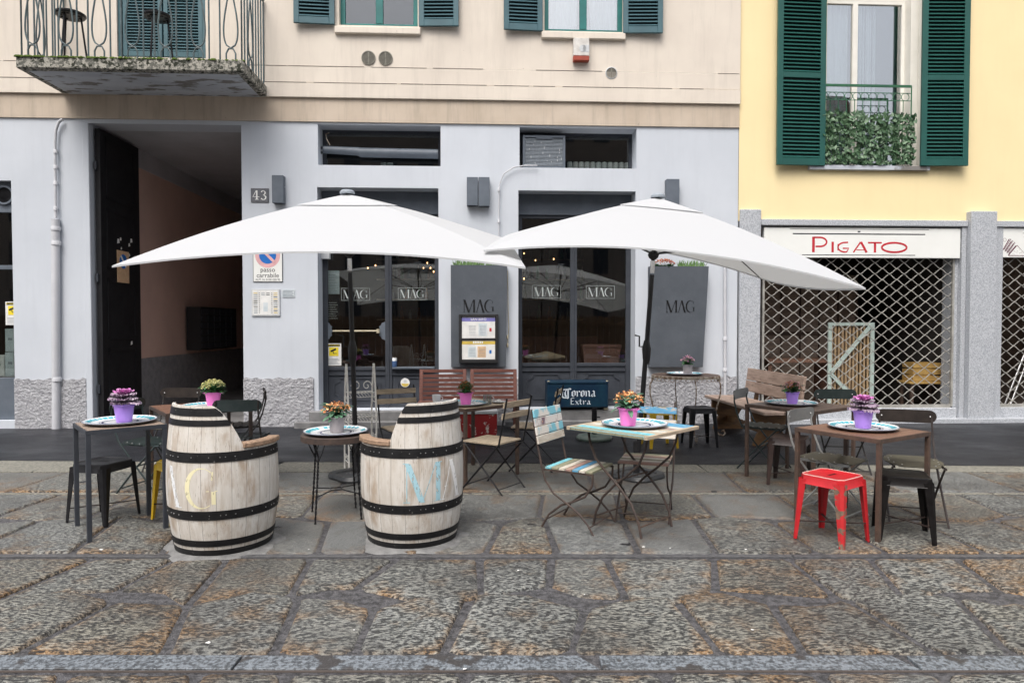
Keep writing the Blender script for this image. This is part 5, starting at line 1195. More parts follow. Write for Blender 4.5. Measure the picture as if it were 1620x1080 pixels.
tray('aqua rimmed plate on the rusty round table by the wall', 2.28, 9.0, h + .003); kalanchoe('small grey pot of mauve flowers on the rusty round table by the wall', 2.31, 8.97, h + .013, 'potgrey', 'mauvefl', 'leaf', s=1.1, spread=.85, seed=12, fl2='pinkfl', dense=.7)
# ------------------------------------------------------------------ rustic bench, end-on to the wall
t = thing('rustic_bench', 'rough wooden plank bench standing end-on between the round table and the shop grille', 'bench', (3.12, 9.05, 0), radians(4)); mb = MB()
mb.box(-.27, -.02, -1.12, .85, .43, .47); mb.box(-.015, .22, -1.12, .84, .43, .468); mb.build('seat', 'benchwood', t, bevel=.006)
mb = MB(); mb.xf = Matrix.Translation((.25, 0, 0)) @ Matrix.Rotation(radians(8), 4, 'Y'); mb.box(-.02, .015, -.85, .8, .70, .87); mb.box(-.02, .015, -.85, .8, .54, .69); mb.build('backrest', 'benchwood', t, bevel=.005)
for yy in (-.72, .62):
    mb = MB(); mb.prism([(-.24, .43), (-.24, .3), (-.14, .2), (-.2, .08), (-.22, .0), (.22, .0), (.2, .08), (.14, .2), (.2, .3), (.2, .43)], yy, yy + .045); mb.build('leg_board', 'benchleg', t, bevel=.004)
mb = MB(); mb.box(-.02, .03, -.67, .62, .12, .2); mb.build('stretcher', 'benchleg', t, bevel=.003)
mb = MB()
for yy in (-.6, .5): mb.xf = Matrix.Translation((.265, yy, 0)) @ Matrix.Rotation(radians(8), 4, 'Y'); mb.box(.016, .055, 0, .07, .38, .84)
mb.build('back_post', 'benchleg', t)
# ------------------------------------------------------------------ red slatted bench against the wall
u0, z1 = W(663, 585, .45); u1 = W(818, 585, .45)[0]; Wb = u1 - u0
t = thing('garden_bench', 'red-brown slatted garden bench against the wall below the menu board', 'bench', wall_world((u0 + u1) / 2, .45, 0), YAW); zt = z1; mb = MB()
for a, b in ((-Wb / 2, -.028), (.028, Wb / 2)):
    for x in (a, b - .05): mb.bar((x + .025, .0, .40), (x + .025, .1, zt), .05, .03)
    mb.bar((a + .05, .1, zt - .022), (b - .05, .1, zt - .022), .026, .044, up=(0, 0, 1))
mb.build('backrest_frame', 'benchred', t, bevel=.003)
mb = MB()
for a, b in ((-Wb / 2, -.028), (.028, Wb / 2)):
    for k in range(6):
        zz = zt - .090 - k * .060; yy = .1 - (zt - zz) * .22; mb.box(a + .05, b - .05, yy - .012, yy + .012, zz - .021, zz + .021)
mb.build('backrest_slats', 'benchred', t)
mb = MB()
for k in range(6): mb.box(-Wb / 2, Wb / 2, -.42 + k * .075, -.42 + k * .075 + .06, .405, .43)
mb.build('seat', 'benchred', t, bevel=.003)
for x in (-Wb / 2 + .03, -.03, .03, Wb / 2 - .03):
    mb = MB(); mb.box(x - .024, x + .024, -.42, -.375, .01, .404); mb.box(x - .024, x + .024, .0, .045, .01, .404); mb.box(x - .02, x + .02, -.374, -.001, .34, .4); mb.build('leg_pair', 'benchred', t)
# red tin crate
t = thing('drinks_crate', 'red and white printed drinks crate under the table by the red bench', 'crate', (-.52, 8.75, 0), radians(4)); mb = MB(); mb.box(-.32, .32, -.17, .17, .06, .36); mb.build('body', 'redcrate', t, bevel=.006)
mb = MB(); mb.box(-.33, .33, -.18, .18, .362, .40); mb.build('lid', 'lightgrey', t, bevel=.004)
mb = MB(); mb.box(-.32, .32, -.17, .17, .012, .058); mb.build('skirting', 'ink', t)
# ------------------------------------------------------------------ blue crate on the doorstep
u0, z0 = W(866, 650, .16); u1 = W(963, 650, .16)[0]; z0 = .236; z1 = W(915, 604, .2)[1]; bw = (u1 - u0); bh = z1 - z0
t = thing('cooler_box', 'worn dark blue steel drinks cooler standing on the café doorstep', 'cooler', wall_world((u0 + u1) / 2, -.02, z0 + .002), YAW); mb = MB(); mb.box(-bw / 2, bw / 2, -.16, .17, .035, bh - .02); mb.build('body', 'bluesteel', t, bevel=.015)
mb = MB(); mb.box(-bw / 2 - .005, bw / 2 + .005, -.165, .175, bh - .018, bh); mb.tube([(-bw / 2, -.165, bh - .02), (bw / 2, -.165, bh - .02)], .007, 6); mb.build('lid', 'bluesteel', t, bevel=.005)
mb = MB()
for s in (-1, 1): mb.lathe([(0, 0), (.02, .0), (.018, .012), (0, .014)], 10, (s * (bw / 2 - .02), -.15, bh)); mb.box(min(s * bw / 2, s * (bw / 2 - .06)), max(s * bw / 2, s * (bw / 2 - .06)), -.13, .14, 0, .034)
mb.build('corner_fittings', 'brass', t)
mb = MB(); px = bw / 900.0          # letters surveyed on the box, about 900 units wide
def cr(pts): return [((x - 690) * px, bh * .5 + (330 - y) * px) for x, y in pts]
def strokes(L, n):
    for s_ in L: put_polys(mb, nib(cr(s_), n), 0, -.1615, 0, 1)
N1 = (10 * px, 7 * px); N2 = (6 * px, 4 * px)
strokes([[(560, 235), (520, 235), (470, 240), (440, 270), (436, 300), (450, 335), (490, 358), (545, 358), (575, 335)], [(545, 225), (545, 370)], [(520, 240), (500, 280), (505, 320), (520, 345)], [(560, 222), (585, 236)], [(450, 262), (446, 320)], [(462, 250), (460, 335)]], N1)
def bo(x): return [[(x, 268), (x, 325), (x + 22, 340), (x + 44, 322), (x + 44, 268), (x + 22, 254), (x, 268)], [(x + 8, 262), (x + 8, 330)]]
strokes(bo(604) + [[(668, 262), (680, 270), (680, 338), (692, 332)], [(690, 272), (704, 258), (718, 272)]] + bo(736) + [[(800, 262), (812, 272), (812, 338)], [(822, 268), (840, 256), (856, 270), (856, 330), (868, 338)]] + [[(892, 270), (910, 256), (928, 268), (928, 328), (942, 338)], [(924, 296), (896, 306), (892, 330), (906, 340), (924, 326)]], (8 * px, 5 * px))
strokes([[(590, 365), (590, 452), (635, 452)], [(588, 365), (635, 362)], [(592, 408), (622, 406)], [(655, 402), (698, 458)], [(698, 400), (655, 458)], [(725, 378), (725, 445), (742, 455)], [(708, 402), (745, 400)], [(765, 402), (774, 410), (774, 456)], [(780, 412), (795, 402), (806, 410)], [(826, 410), (845, 400), (858, 412), (858, 446), (874, 456)], [(856, 425), (832, 432), (828, 450), (844, 456), (856, 446)]], N2)
mb.build('lettering', 'crateletter', t)
# ------------------------------------------------------------------ parasol bases and parasols
t = thing('concrete_stand', 'empty green concrete parasol base with a short black post by the blue cooler', 'parasol base', (1.06, 8.76, 0)); mb = MB(); mb.lathe([(0, .012), (.225, .012), (.235, .04), (.22, .065), (.1, .085), (0, .085)], 12); mb.build('disc', 'greenstone', t, bevel=.004)
mb = MB(); mb.lathe([(.034, .085), (.034, .42), (.028, .42), (.028, .09)], 16, closed=True); mb.tube([(.03, 0, .3), (.075, 0, .3)], .008, 6); mb.build('post', 'black', t, smooth=True)
def canopy(label, base, top, corners, crank_z, bend=0.0, hem_lift=(.12, .12, .12, .12), group='white parasols', baserot=0):
    t = thing('parasol', label, 'parasol', (base[0], base[1], 0), 0, group); b = Vector((base[0], base[1], 0)); T = Vector(top) - b; C = [Vector(c) - b for c in corners]; n = 18
    ax = T.normalized()
    def panel(i, p, q):       # p: 0 centre..1 hem, q: along the hem 0..1
        A, B = C[i], C[(i + 1) % 4]; m = (A + B) / 2; cen = T - ax * .05
        hem = A.lerp(B, q); k = 4 * q * (1 - q); out = (m - cen); out.z = 0; out.normalize()
        hem = hem - out * (.08 if hem_lift[i] > 0 else .0) * k + Vector((0, 0, hem_lift[i] * k))
        P = cen.lerp(hem, p); sag = 4 * p * (1 - p); return P + Vector((0, 0, .055 * sag * (1 - k * .35) - .02 * k * p * (1 - p) * 4))
    mb = MB()
    for i in range(4):
        vs = []; K = 12
        for a in range(K + 1):
            for q in range(n + 1): vs.append(panel(i, .03 + .97 * a / K, q / n))
        mb.add(vs, [(a * (n + 1) + q, a * (n + 1) + q + 1, (a + 1) * (n + 1) + q + 1, (a + 1) * (n + 1) + q) for a in range(K) for q in range(n)])
        hv = [panel(i, 1, q / n) for q in range(n + 1)]; mb.add(hv + [h_ - Vector((0, 0, .014)) for h_ in hv], [(q, q + 1, n + 2 + q, n + 1 + q) for q in range(n)])
    o = mb.build('canopy', 'fabric', t, smooth=True, ang=14)
    mb = MB()
    for i in range(4):           # vent flap
        vs = []
        for a in range(4):
            for q in range(7):
                p = panel(i, .015 + .235 * a / 3, q / 6); vs.append(p + Vector((0, 0, .016 - .010 * a / 3)) + (Vector((p.x - T.x, p.y - T.y, 0)) * .04 * (a == 3)))
        mb.add(vs, [(a * 7 + q, a * 7 + q + 1, (a + 1) * 7 + q + 1, (a + 1) * 7 + q) for a in range(3) for q in range(6)])
    mb.build('vent_flap', 'fabric', t, smooth=True, ang=14)
    mb = MB(); mb.lathe([(.07, -.035), (.07, -.015), (.055, .0), (0, .006)], 24, T); mb.build('finial', 'greyink', t, smooth=True)
    hub = T - ax * .58; collar = T - ax * .07
    for i in range(4):
        for (f, p_) in ((0, 1), (.5, .5)):
            mb = MB(); pts = [panel(i, u * p_, f) - Vector((0, 0, .014)) for u in (.02, .25, .5, .75, .98)]; mb.tube(pts, .006, 4); r_ = mb.build('rib', 'hood', t)
            mb = MB(); mb.tube([hub, panel(i, .5, f) - Vector((0, 0, .03))], .009, 4); mb.build('strut', 'hood', r_)
    mb = MB()
    mb.lathe([(.022, -.05), (.045, -.03), (.055, .0), (.035, .03), (.02, .035)], 16, hub); mb.build('hub', 'hood', t, smooth=True)
    K = Vector((T.x * crank_z / T.z - bend, 0 + T.y * crank_z / T.z, crank_z))
    mb = MB(); mb.tube([K, hub.lerp(K, .22)], .022, 12); mb.tube([hub.lerp(K, .08), T - ax * .02], .017, 10); mb.tube([(0, 0, .05), K], .0235, 12); mb.build('pole', 'hood', t, smooth=True)
    mb = MB(); mb.tube([hub.lerp(K, .20), hub.lerp(K, .07)], .0225, 12); mb.build('bright_sleeve', 'chrome', t, smooth=True)
    mb = MB(); mb.tube([K - Vector((0, 0, .17)), K - Vector((0, 0, .12)), K - Vector((0, 0, .02)), K + Vector((0, 0, .06))], [.024, .036, .044, .024], 10); mb.build('crank_housing', 'hood', t, smooth=True)
    mb = MB(); mb.tube([K + Vector((-.04, -.02, 0)), K + Vector((-.075, -.03, 0)), K + Vector((-.075, -.03, .10)), K + Vector((-.12, -.04, .11))], .008, 6); mb.build('crank_handle', 'hood', t, smooth=True)
    mb = MB(); mb.lathe([(.032, .02), (.032, .36), (.026, .36), (.026, .03)], 14, closed=True); mb.build('base_tube', 'hood', t, smooth=True)
    mb = MB()
    N = 48; vs = []
    for r_, z_ in ((.5, .010), (1.0, .010), (1.03, .03), (.97, .062), (.75, .055), (.7, .04), (.4, .04), (.32, .06), (0.001, .06)):
        for j in range(N): a = 2 * pi * j / N; R = .245 * (1 + .10 * cos(4 * a + baserot)) * r_; vs.append((R * cos(a), R * sin(a), z_))
    mb.add(vs, [(k * N + j, k * N + (j + 1) % N, (k + 1) * N + (j + 1) % N, (k + 1) * N + j) for k in range(8) for j in range(N)]); mb.build('weighted_base', 'rubber', t, smooth=True)
    return t
canopy('white canvas parasol over the two barrel seats', (-1.51, 6.60), (-1.565, 6.52, 2.765), [(-2.97, 5.08, 1.93), (.10, 5.08, 1.92), (.02, 8.0, 2.42), (-3.05, 8.0, 2.42)], 1.28)
canopy('tilted white canvas parasol over the painted slat table', (1.21, 6.60), (1.405, 6.6, 2.745), [(-.215, 5.2, 2.06), (2.715, 5.25, 1.775), (2.93, 8.05, 2.04), (.1, 8.1, 2.46)], 1.28, hem_lift=(.15, -.05, .13, .12))
# ================================================================== THINGS ON THE FACADE
def wbox(mb, r, y0, y1): mb.box(r[0], r[1], y0, y1, r[2], r[3])
def local(px0, py0, px1, py1, v): return R4(px0, py0, px1, py1, v)
def facade_thing(name, label, cat, r, v, group=None):
    """Empty at the middle-bottom of rectangle r on the wall plane v"""
    return thing(name, label, cat, wall_world((r[0] + r[1]) / 2, v, r[2]), YAW, group)
for (x0, x1, y0, y1, lb) in ((430, 448, 277, 321, 'grey box wall lamp right beside the number tile'), (738.5, 756, 280, 325, 'left one of the paired grey box wall lamps above the menu board'), (757, 774.5, 280, 326, 'right one of the paired grey box wall lamps above the menu board'), (1055, 1075, 283, 325, 'grey box wall lamp above the tilted parasol')):
    r = local(x0, y0, x1, y1, .12); o = facade_thing('wall_lamp', lb, 'wall lamp', r, 0, 'box wall lamps'); w_, h_ = r[1] - r[0], r[3] - r[2]
    mb = MB(); mb.box(-w_ / 2, w_ / 2, -.12, -.003, 0, h_); mb.build('housing', 'ironlight', o, bevel=.004)
    mb = MB(); mb.box(-w_ / 2 + .02, w_ / 2 - .02, -.10, -.02, -.004, .001); mb.build('diffuser', 'iron', o)
    mb = MB(); mb.tube([(w_ / 2, -.05, h_ * .6), (w_ / 2 + .012, -.05, h_ * .6)], .006, 6); mb.build('screw', 'lightgrey', o)
r = local(397, 298, 425, 320, .01); o = facade_thing('house_number', 'small dark tile with the number 43 beside the box lamp', 'house number', r, 0); w_, h_ = r[1] - r[0], r[3] - r[2]
mb = MB(); mb.box(-w_ / 2, w_ / 2, -.018, -.001, 0, h_); mb.build('tile', 'tile43', o, bevel=.003)
mb = MB(); k = h_ / 100.; Z = .0
def dg(L, w__): 
    for a in L: put_polys(mb, ribbon([((x - 70) * k, (y) * k) for x, y in a], [ww * k for ww in w__] if isinstance(w__, list) else w__ * k), 0, -.0195, 0, 1)
dg([[(45, 82), (22, 38), (68, 38)]], 5); dg([[(50, 84), (50, 20)]], 10); dg([[(38, 20), (62, 20)]], 5)
dg([[(82, 72), (88, 80), (98, 82), (108, 76), (110, 66), (104, 56), (94, 52), (106, 48), (114, 38), (112, 26), (102, 19), (90, 19), (81, 28)]], [9, 6, 4, 6, 10, 6, 4, 6, 10, 9, 5, 5, 10])
mb.build('digits', 'signwhite', o)
# passo carrabile sign
r = local(400, 372, 447, 446, .012); o = facade_thing('road_sign', 'white no parking sign reading passo carrabile beside the entrance', 'sign', r, 0); w_, h_ = r[1] - r[0], r[3] - r[2]
mb = MB(); mb.box(-w_ / 2, w_ / 2, -.012, -.006, 0, h_); mb.build('plate', 'iron', o, bevel=.002)
mb = MB(); mb.box(-w_ / 2 + .008, w_ / 2 - .008, -.014, -.0125, .008, h_ - .008); mb.build('face', 'signwhite', o)
cz = W(424, 404, .012)[1] - r[2]; R_ = w_ * .42
mb = MB(); mb.prism(circ(0, cz, R_, 36), -.016, -.0145); mb.build('ring', 'pinkred', o)
mb = MB(); mb.prism(circ(0, cz, R_ * .68, 36), -.018, -.0165); mb.build('disc', 'blueink', o)
mb = MB(); mb.bar((-R_ * .55, -.0195, cz + R_ * .55), (R_ * .55, -.0195, cz - R_ * .55), R_ * .22, .002, up=(0, 1, 0)); mb.build('slash', 'pinkred', o)
mb = MB(); put_text(mb, 'passo', 0, -.0155, .145, .095); put_text(mb, 'carrabile', 0, -.0155, .065, .092); put_text(mb, 'AUT. N. 0100 030 95', 0, -.0155, .02, .04); mb.build('lettering', 'ink', o)
# intercom
r = local(398, 457, 443, 500, .012); o = facade_thing('intercom_panel', 'square steel intercom panel of name plates beside the entrance', 'intercom', r, 0); w_, h_ = r[1] - r[0], r[3] - r[2]
mb = MB(); mb.box(-w_ / 2, w_ / 2, -.02, -.002, 0, h_); mb.build('frame', 'lightgrey', o, bevel=.004)
mb = MB(); mb.box(-w_ / 2 + .018, w_ / 2 - .018, -.022, -.0205, .018, h_ - .018); mb.build('faceplate', 'paper', o)
mb = MB(); rr = random.Random(2)
for s in (-1, 1):
    for i in range(11):
        z = .05 + i * (h_ - .1) / 10.4; mb.m = rr.choice([0, 0, 1, 2]); x = s * w_ * .35; mb.box(x - .028, x + .028, -.0245, -.0225, z - .005, z + .005); mb.m = 1; x = s * w_ * .22; mb.box(x - .007, x + .007, -.0245, -.0225, z - .004, z + .004)
for i in range(4): mb.m = i % 2; x = (-.035, .035)[i % 2]; mb.box(x - .024, x + .024, -.0245, -.0225, h_ - .065 - .025 * (i // 2), h_ - .057 - .025 * (i // 2))
mb.build('name_plates', ['greyink', 'ink', 'goldink'], o)
mb = MB(); mb.box(-.032, .032, -.024, -.0225, h_ * .17, h_ * .5); mb.build('speaker_window', 'paleblue', o)
r = local(446, 458, 466, 470, .01); o = facade_thing('name_plate', 'thin grey plate of fine print right of the intercom', 'plate', r, 0); w_, h_ = r[1] - r[0], r[3] - r[2]; mb = MB(); mb.box(-w_ / 2, w_ / 2, -.01, -.001, 0, h_); mb.build('plate', 'paleblue', o)
mb = MB()
for i in range(5): mb.box(-w_ / 2 + .01, w_ / 2 - .012 - (i % 2) * .02, -.0125, -.0105, .012 + i * .02, .02 + i * .02)
mb.build('fine_print', 'greyink', o)
# wall planters with lettering
def planter(label, t4, b4, ytop, ybot, mag, v=.17):
    u0, z1 = W(t4[0], ytop, v); u1 = W(t4[1], ytop, v)[0]; a0, z0 = W(b4[0], ybot, v); a1 = W(b4[1], ybot, v)[0]; uc = (u0 + u1) / 2
    o = thing('wall_planter', label, 'planter', wall_world(uc, 0, z0), YAW, 'tall grey wall planters'); H = z1 - z0
    mb = MB(); F_ = [(a0 - uc, -v + .03, 0), (a1 - uc, -v + .03, 0), (u1 - uc, -v, H), (u0 - uc, -v, H)]; Bk = [(p[0], -.004, p[2]) for p in F_]; mb.add(F_ + Bk, [(0, 1, 2, 3), (7, 6, 5, 4), (0, 4, 5, 1), (1, 5, 6, 2), (3, 7, 4, 0)])
    ins = [(u0 - uc + .015, -v + .015, H), (u1 - uc - .015, -v + .015, H), (u1 - uc - .015, -.02, H), (u0 - uc + .015, -.02, H)]; out = [F_[3], F_[2], Bk[2], Bk[3]]; low = [(p[0], p[1], H - .05) for p in ins]
    mb.add(out + ins + low, [(0, 1, 5, 4), (1, 2, 6, 5), (2, 3, 7, 6), (3, 0, 4, 7), (4, 5, 9, 8), (5, 6, 10, 9), (6, 7, 11, 10), (7, 4, 8, 11), (8, 9, 10, 11)])
    mb.build('box', 'planter', o, bevel=.003)
    m0, mz0 = W(mag[0], mag[3], v); m1, mz1 = W(mag[1], mag[2], v); mb = MB(); hh = mz1 - mz0; zc = mz0 - z0; yy = -v + .03 * (1 - zc / H) - .006
    globals().update(HAIR=.05); put_polys(mb, MAG(), m0 - uc, 0, zc, hh, (m1 - m0) / (MAGW * hh)); globals().update(HAIR=.025); mb2 = MB()
    for f in mb.f: mb2.add([(mb.v[i][0], -v + .03 * (1 - mb.v[i][2] / H) - .005, mb.v[i][2]) for i in f], [tuple(range(len(f)))])
    mb2.build('lettering', 'letterblack', o); return o, uc, z0, H, u0, u1
o1, uc1, pz1, H1, pu0_, pu1_ = planter('tall grey wall planter holding the menu board, lettered in black', (713, 802.5), (713.5, 800), 419, 581, (733, 782, 474, 494))
o2, uc2, pz2, H2, qu0, qu1 = planter('plain tapered grey wall planter by the granite pillar, lettered in black', (1029.5, 1121.5), (1029, 1113), 421, 581, (1054, 1100, 475, 494))
def grass(label, u0, u1, z, n=170, hgt=.17, seed=1):
    o = thing('planter_grass', label, 'plant', wall_world((u0 + u1) / 2, .09, z), YAW, 'greenery in the wall planters'); r = random.Random(seed); mb = MB(); hw = (u1 - u0) / 2
    for i in range(n):
        x = r.uniform(-hw, hw); y = r.uniform(-.05, .05); d = Vector((r.uniform(-1, 1), r.uniform(-.8, .3), 0)) * .06; h_ = hgt * r.uniform(.6, 1.1); w_ = .006
        mb.add([(x - w_, y, 0), (x + w_, y, 0), (x + w_ + d.x * .4, y + d.y * .4, h_ * .6), (x - w_ + d.x * .4, y + d.y * .4, h_ * .6), (x + d.x, y + d.y, h_)], [(0, 1, 2, 3), (3, 2, 4)])
    mb.build('blades', 'grassleaf', o)
    mb = MB(); mb.box(-hw, hw, -.055, .055, -.03, .0); mb.build('soil', 'rustdark', o)
grass('green grass tuft growing from the planter above the menu board', pu0_ + .04, pu1_ - .04, pz1 + H1 - .03, hgt=.12)
grass('green grass tuft in the right part of the plain planter', (qu0 + qu1) / 2, qu1 - .03, pz2 + H2 - .03, 90, .13, 2)
o = thing('red_kalanchoe', 'rusty red flowers at the left end of the plain wall planter', 'plant', wall_world(qu0 + .22, .09, pz2 + H2 - .04), YAW, 'greenery in the wall planters'); r = random.Random(3); mb = MB()
for i in range(60): a = r.uniform(0, 6.28); leaf(mb, (r.uniform(-.12, .12), r.uniform(-.04, .04), r.uniform(0, .05)), (cos(a), sin(a), 0), .06, .035, .4, .9)
mb.build('leaves', 'leaf', o); mb = MB()
for i in range(170):
    q = sqrt(r.random()); th = r.uniform(0, 6.28); rr = r.uniform(.009, .014); mb.m = int(r.random() < .35)
    mb.xf = Matrix.Translation((q * .16 * cos(th), q * .06 * sin(th), .15 - .05 * q * q + r.uniform(-.02, .01))) @ Matrix.Rotation(r.uniform(-.3, 1.1), 4, 'X') @ Matrix.Rotation(r.uniform(-.7, .7), 4, 'Y')
    mb.add([(0, 0, -.004)] + [(rr * (1 if k % 2 == 0 else .6) * cos(k * pi / 4), rr * (1 if k % 2 == 0 else .6) * sin(k * pi / 4), .002) for k in range(8)], [(0, 1 + k, 1 + (k + 1) % 8) for k in range(8)])
mb.build('blossoms', ['redfl', 'rust_fl'], o)
# menu board
r = local(726, 497, 788, 574, .19); o = facade_thing('menu_board', 'black framed menu case with violet and yellow headed sheets', 'menu board', r, .165); w_, h_ = r[1] - r[0], r[3] - r[2]
mb = MB(); mb.box(-w_ / 2, w_ / 2, -.012, -.001, 0, h_); mb.build('backboard', 'black', o)
mb = MB(); e = .035; mb.box(-w_ / 2, -w_ / 2 + e, -.035, -.0125, 0, h_); mb.box(w_ / 2 - e, w_ / 2, -.035, -.0125, 0, h_); mb.box(-w_ / 2 + e, w_ / 2 - e, -.035, -.0125, 0, .045); mb.box(-w_ / 2 + e, w_ / 2 - e, -.035, -.0125, h_ - e, h_); mb.box(-w_ / 2 + e, w_ / 2 - e, -.03, -.0125, h_ * .47, h_ * .5); mb.build('case_frame', 'hood', o, bevel=.003)
S0, S1 = -w_ / 2 + e + .008, w_ / 2 - e - .008
def sheet(z0, z1, head, title, cards, badge):
    s_ = thing('menu_sheet', None, None); s_.parent = o; s_.location = (0, 0, 0)
    mb = MB(); mb.box(S0, S1, -.0155, -.0135, z0, z1); mb.build('paper', 'paper', s_)
    hz = z1 - (z1 - z0) * .2; mb = MB(); mb.box(S0, S1, -.0175, -.016, hz, z1 - .008); mb.build('heading', head, s_)
    mb = MB()
    if title: put_text(mb, title, 0, -.0185, hz + .012, .052)
    else: [mb.box(x_, x_ + .018, -.019, -.018, hz + .014, hz + .044) for x_ in (-.08, -.055, -.03, -.005, .02, .045)]
    mb.build('title', 'signwhite', s_)
    for (a, b, mat) in cards:
        xa, xb = S0 + (S1 - S0) * a, S0 + (S1 - S0) * b; mb = MB(); mb.box(xa, xb, -.0175, -.016, z0 + .03, hz - .03); mb.build('card', mat, s_)
        mb = MB(); zz = z0 + .05
        while zz < hz - .05: mb.box(xa + .015, xb - .015 - .01 * sin(zz * 300), -.0195, -.018, zz, zz + .004); zz += .021
        mb.build('print_lines', 'greyink', s_)
    mb = MB(); xa = S0 + (S1 - S0) * .86; zc = (z0 + hz) / 2; mb.box(xa - .015, xa + .015, -.0175, -.016, zc - .025, zc + .025); mb.build('badge', badge, s_)
sheet(h_ * .51, h_ - e - .006, 'violetink', 'SAN BIRO', [(.18, .45, 'paper'), (.5, .76, 'paleblue')], 'signred')
sheet(.052, h_ * .46, 'goldink', '', [(.18, .42, 'cardblue'), (.47, .72, 'orangeprint')], 'blueink')
# notices on the glass
def notice(name, label, px, v, mats, cam_icon=False, cat='notice', lines=5):
    r = local(*px, v); o = facade_thing(name, label, cat, r, v); w_, h_ = r[1] - r[0], r[3] - r[2]; mb = MB(); mb.box(-w_ / 2, w_ / 2, -.004, -.001, 0, h_); mb.build('sheet', mats[0], o)
    if cam_icon:
        mb = MB(); mb.box(-w_ / 2 + .02, w_ / 2 - .02, -.006, -.0045, h_ * .86, h_ * .96); mb.build('heading', 'ink', o); mb = MB(); put_text(mb, 'ATTENZIONE', 0, -.0068, h_ * .885, .028); mb.build('title', 'yellowink', o)
        mb = MB(); mb.box(-w_ * .3, w_ * .32, -.006, -.0045, h_ * .43, h_ * .82); mb.build('yellow_field', 'yellowink', o); c = h_ * .64
        mb = MB(); mb.bar((-.045, -.0072, c + .0), (.035, -.0072, c + .035), .028, .001, up=(0, 1, 0)); mb.bar((-.01, -.0072, c + .0), (.0, -.0072, c - .035), .01, .001, up=(0, 1, 0)); mb.bar((-.0, -.0072, c - .032), (.05, -.0072, c - .032), .008, .001, up=(0, 1, 0)); mb.build('camera_icon', 'ink', o)
        top = h_ * .38
    else: top = h_ * .9
    mb = MB()
    for i in range(lines): z = .02 + (top - .03) * i / lines; mb.box(-w_ * .38, w_ * (.38 - .08 * (i % 3)), -.0062, -.005, z, z + .006)
    mb.build('print_lines', mats[1], o); return o
notice('surveillance_notice', 'white and yellow camera warning notice on the left café pane', (516, 543, 540, 578), -.32, ('paper', 'greyink'), True)
notice('surveillance_notice', 'white and yellow camera warning notice at the left edge of the picture', (9, 477, 31, 514), -.095, ('paper', 'greyink'), True)
notice('menu_sheet', 'faded grey-green menu sheet behind the left café pane', (515, 428, 537, 465), -.345, ('paleblue', 'greyink'), lines=12)
notice('chalk_menu', 'small dark chalk menu with pale frame behind the left café pane', (515, 471, 537, 506), -.345, ('black', 'paper'), lines=8)
r = local(508, 398, 523, 410, -.25); o = facade_thing('outdoor_light', 'small pale floodlight fixed high in the left café doorway', 'floodlight', r, -.25); mb = MB(); mb.box(-.065, .065, -.05, .04, 0, .11); mb.build('lamp_head', 'lightgrey', o, bevel=.006); mb = MB(); mb.box(-.02, .02, .04, .1, .04, .07); mb.build('bracket', 'iron', o)
r = local(656, 592, 672, 602, -.3); cu, cz = W(641, 605, -.3); o = thing('round_sticker', 'round white and ochre sticker on the dark café door panel', 'sticker', wall_world(cu, -.295, cz), YAW)
mb = MB(); mb.prism(circ(0, 0, .068, 28), -.004, -.001); mb.build('disc', 'paper', o); mb = MB(); mb.prism([p for p in circ(0, 0, .06, 28) if p[1] <= -.01], -.006, -.0045); mb.build('ochre_half', 'goldink', o); mb = MB(); mb.box(-.025, .025, -.006, -.0045, .012, .018); mb.box(-.018, .018, -.006, -.0045, .028, .034); mb.build('print_lines', 'greyink', o)
# pull bar on the left door pane
ua, za = W(527, 523.5, -.24); ub = W(598, 523.5, -.24)[0]; o = thing('pull_bar', None, None); del o; 
ob = bpy.data.objects['pull_bar']; ob.parent = house; ob.location = (0, 0, 0)
mb = MB(); mb.tube([(ua, .24, za), (ub, .24, za)], .012, 8); mb.tube([(ua, .24, za), (ua, .3, za)], .012, 6); mb.tube([(ub, .24, za), (ub, .3, za)], .012, 6); mb.lathe([(.026, -.03), (.026, .03)], 10, (ub, .25, za)); mb.build('bar', 'brass', ob, smooth=True)
mb = MB()
for uu, s in ((W(514, 524, -.31)[0], 1), (W(611, 524, -.31)[0], -1)):
    P = [(uu, za - .15)] + [(uu + s * (.11 + .012 * cos(i * pi)) * sin(pi * (i + .5) / 13), za - .14 * cos(pi * (i + .5) / 13)) for i in range(13)] + [(uu, za + .15)]; mb.prism(P, .305, .318)
mb.build('finger_plate', 'ironlight', ob)
# paper cup on the sill
u_, z_ = W(624, 578.5, -.26); o = thing('takeaway_cup', 'small cup with a blue sleeve standing on the café door ledge', 'cup', wall_world(u_, -.27, zs1 + .0), YAW)
mb = MB(); mb.lathe([(0, 0), (.03, 0), (.036, .10), (.033, .135), (0, .135)], 16); mb.build('cup_body', 'porcelain', o, smooth=True); mb = MB(); mb.lathe([(.0335, .0), (.0345, .005), (.038, .085), (.036, .09)], 16); mb.build('sleeve', 'cupblue', o, smooth=True)
# door ledge for it
mb = MB(); mb.box(um1 + .06, SH1[1] - .08, .24, .299, zs1 - .03, zs1 - .001); mb.build('ledge', 'ironlight', house, bevel=.003)
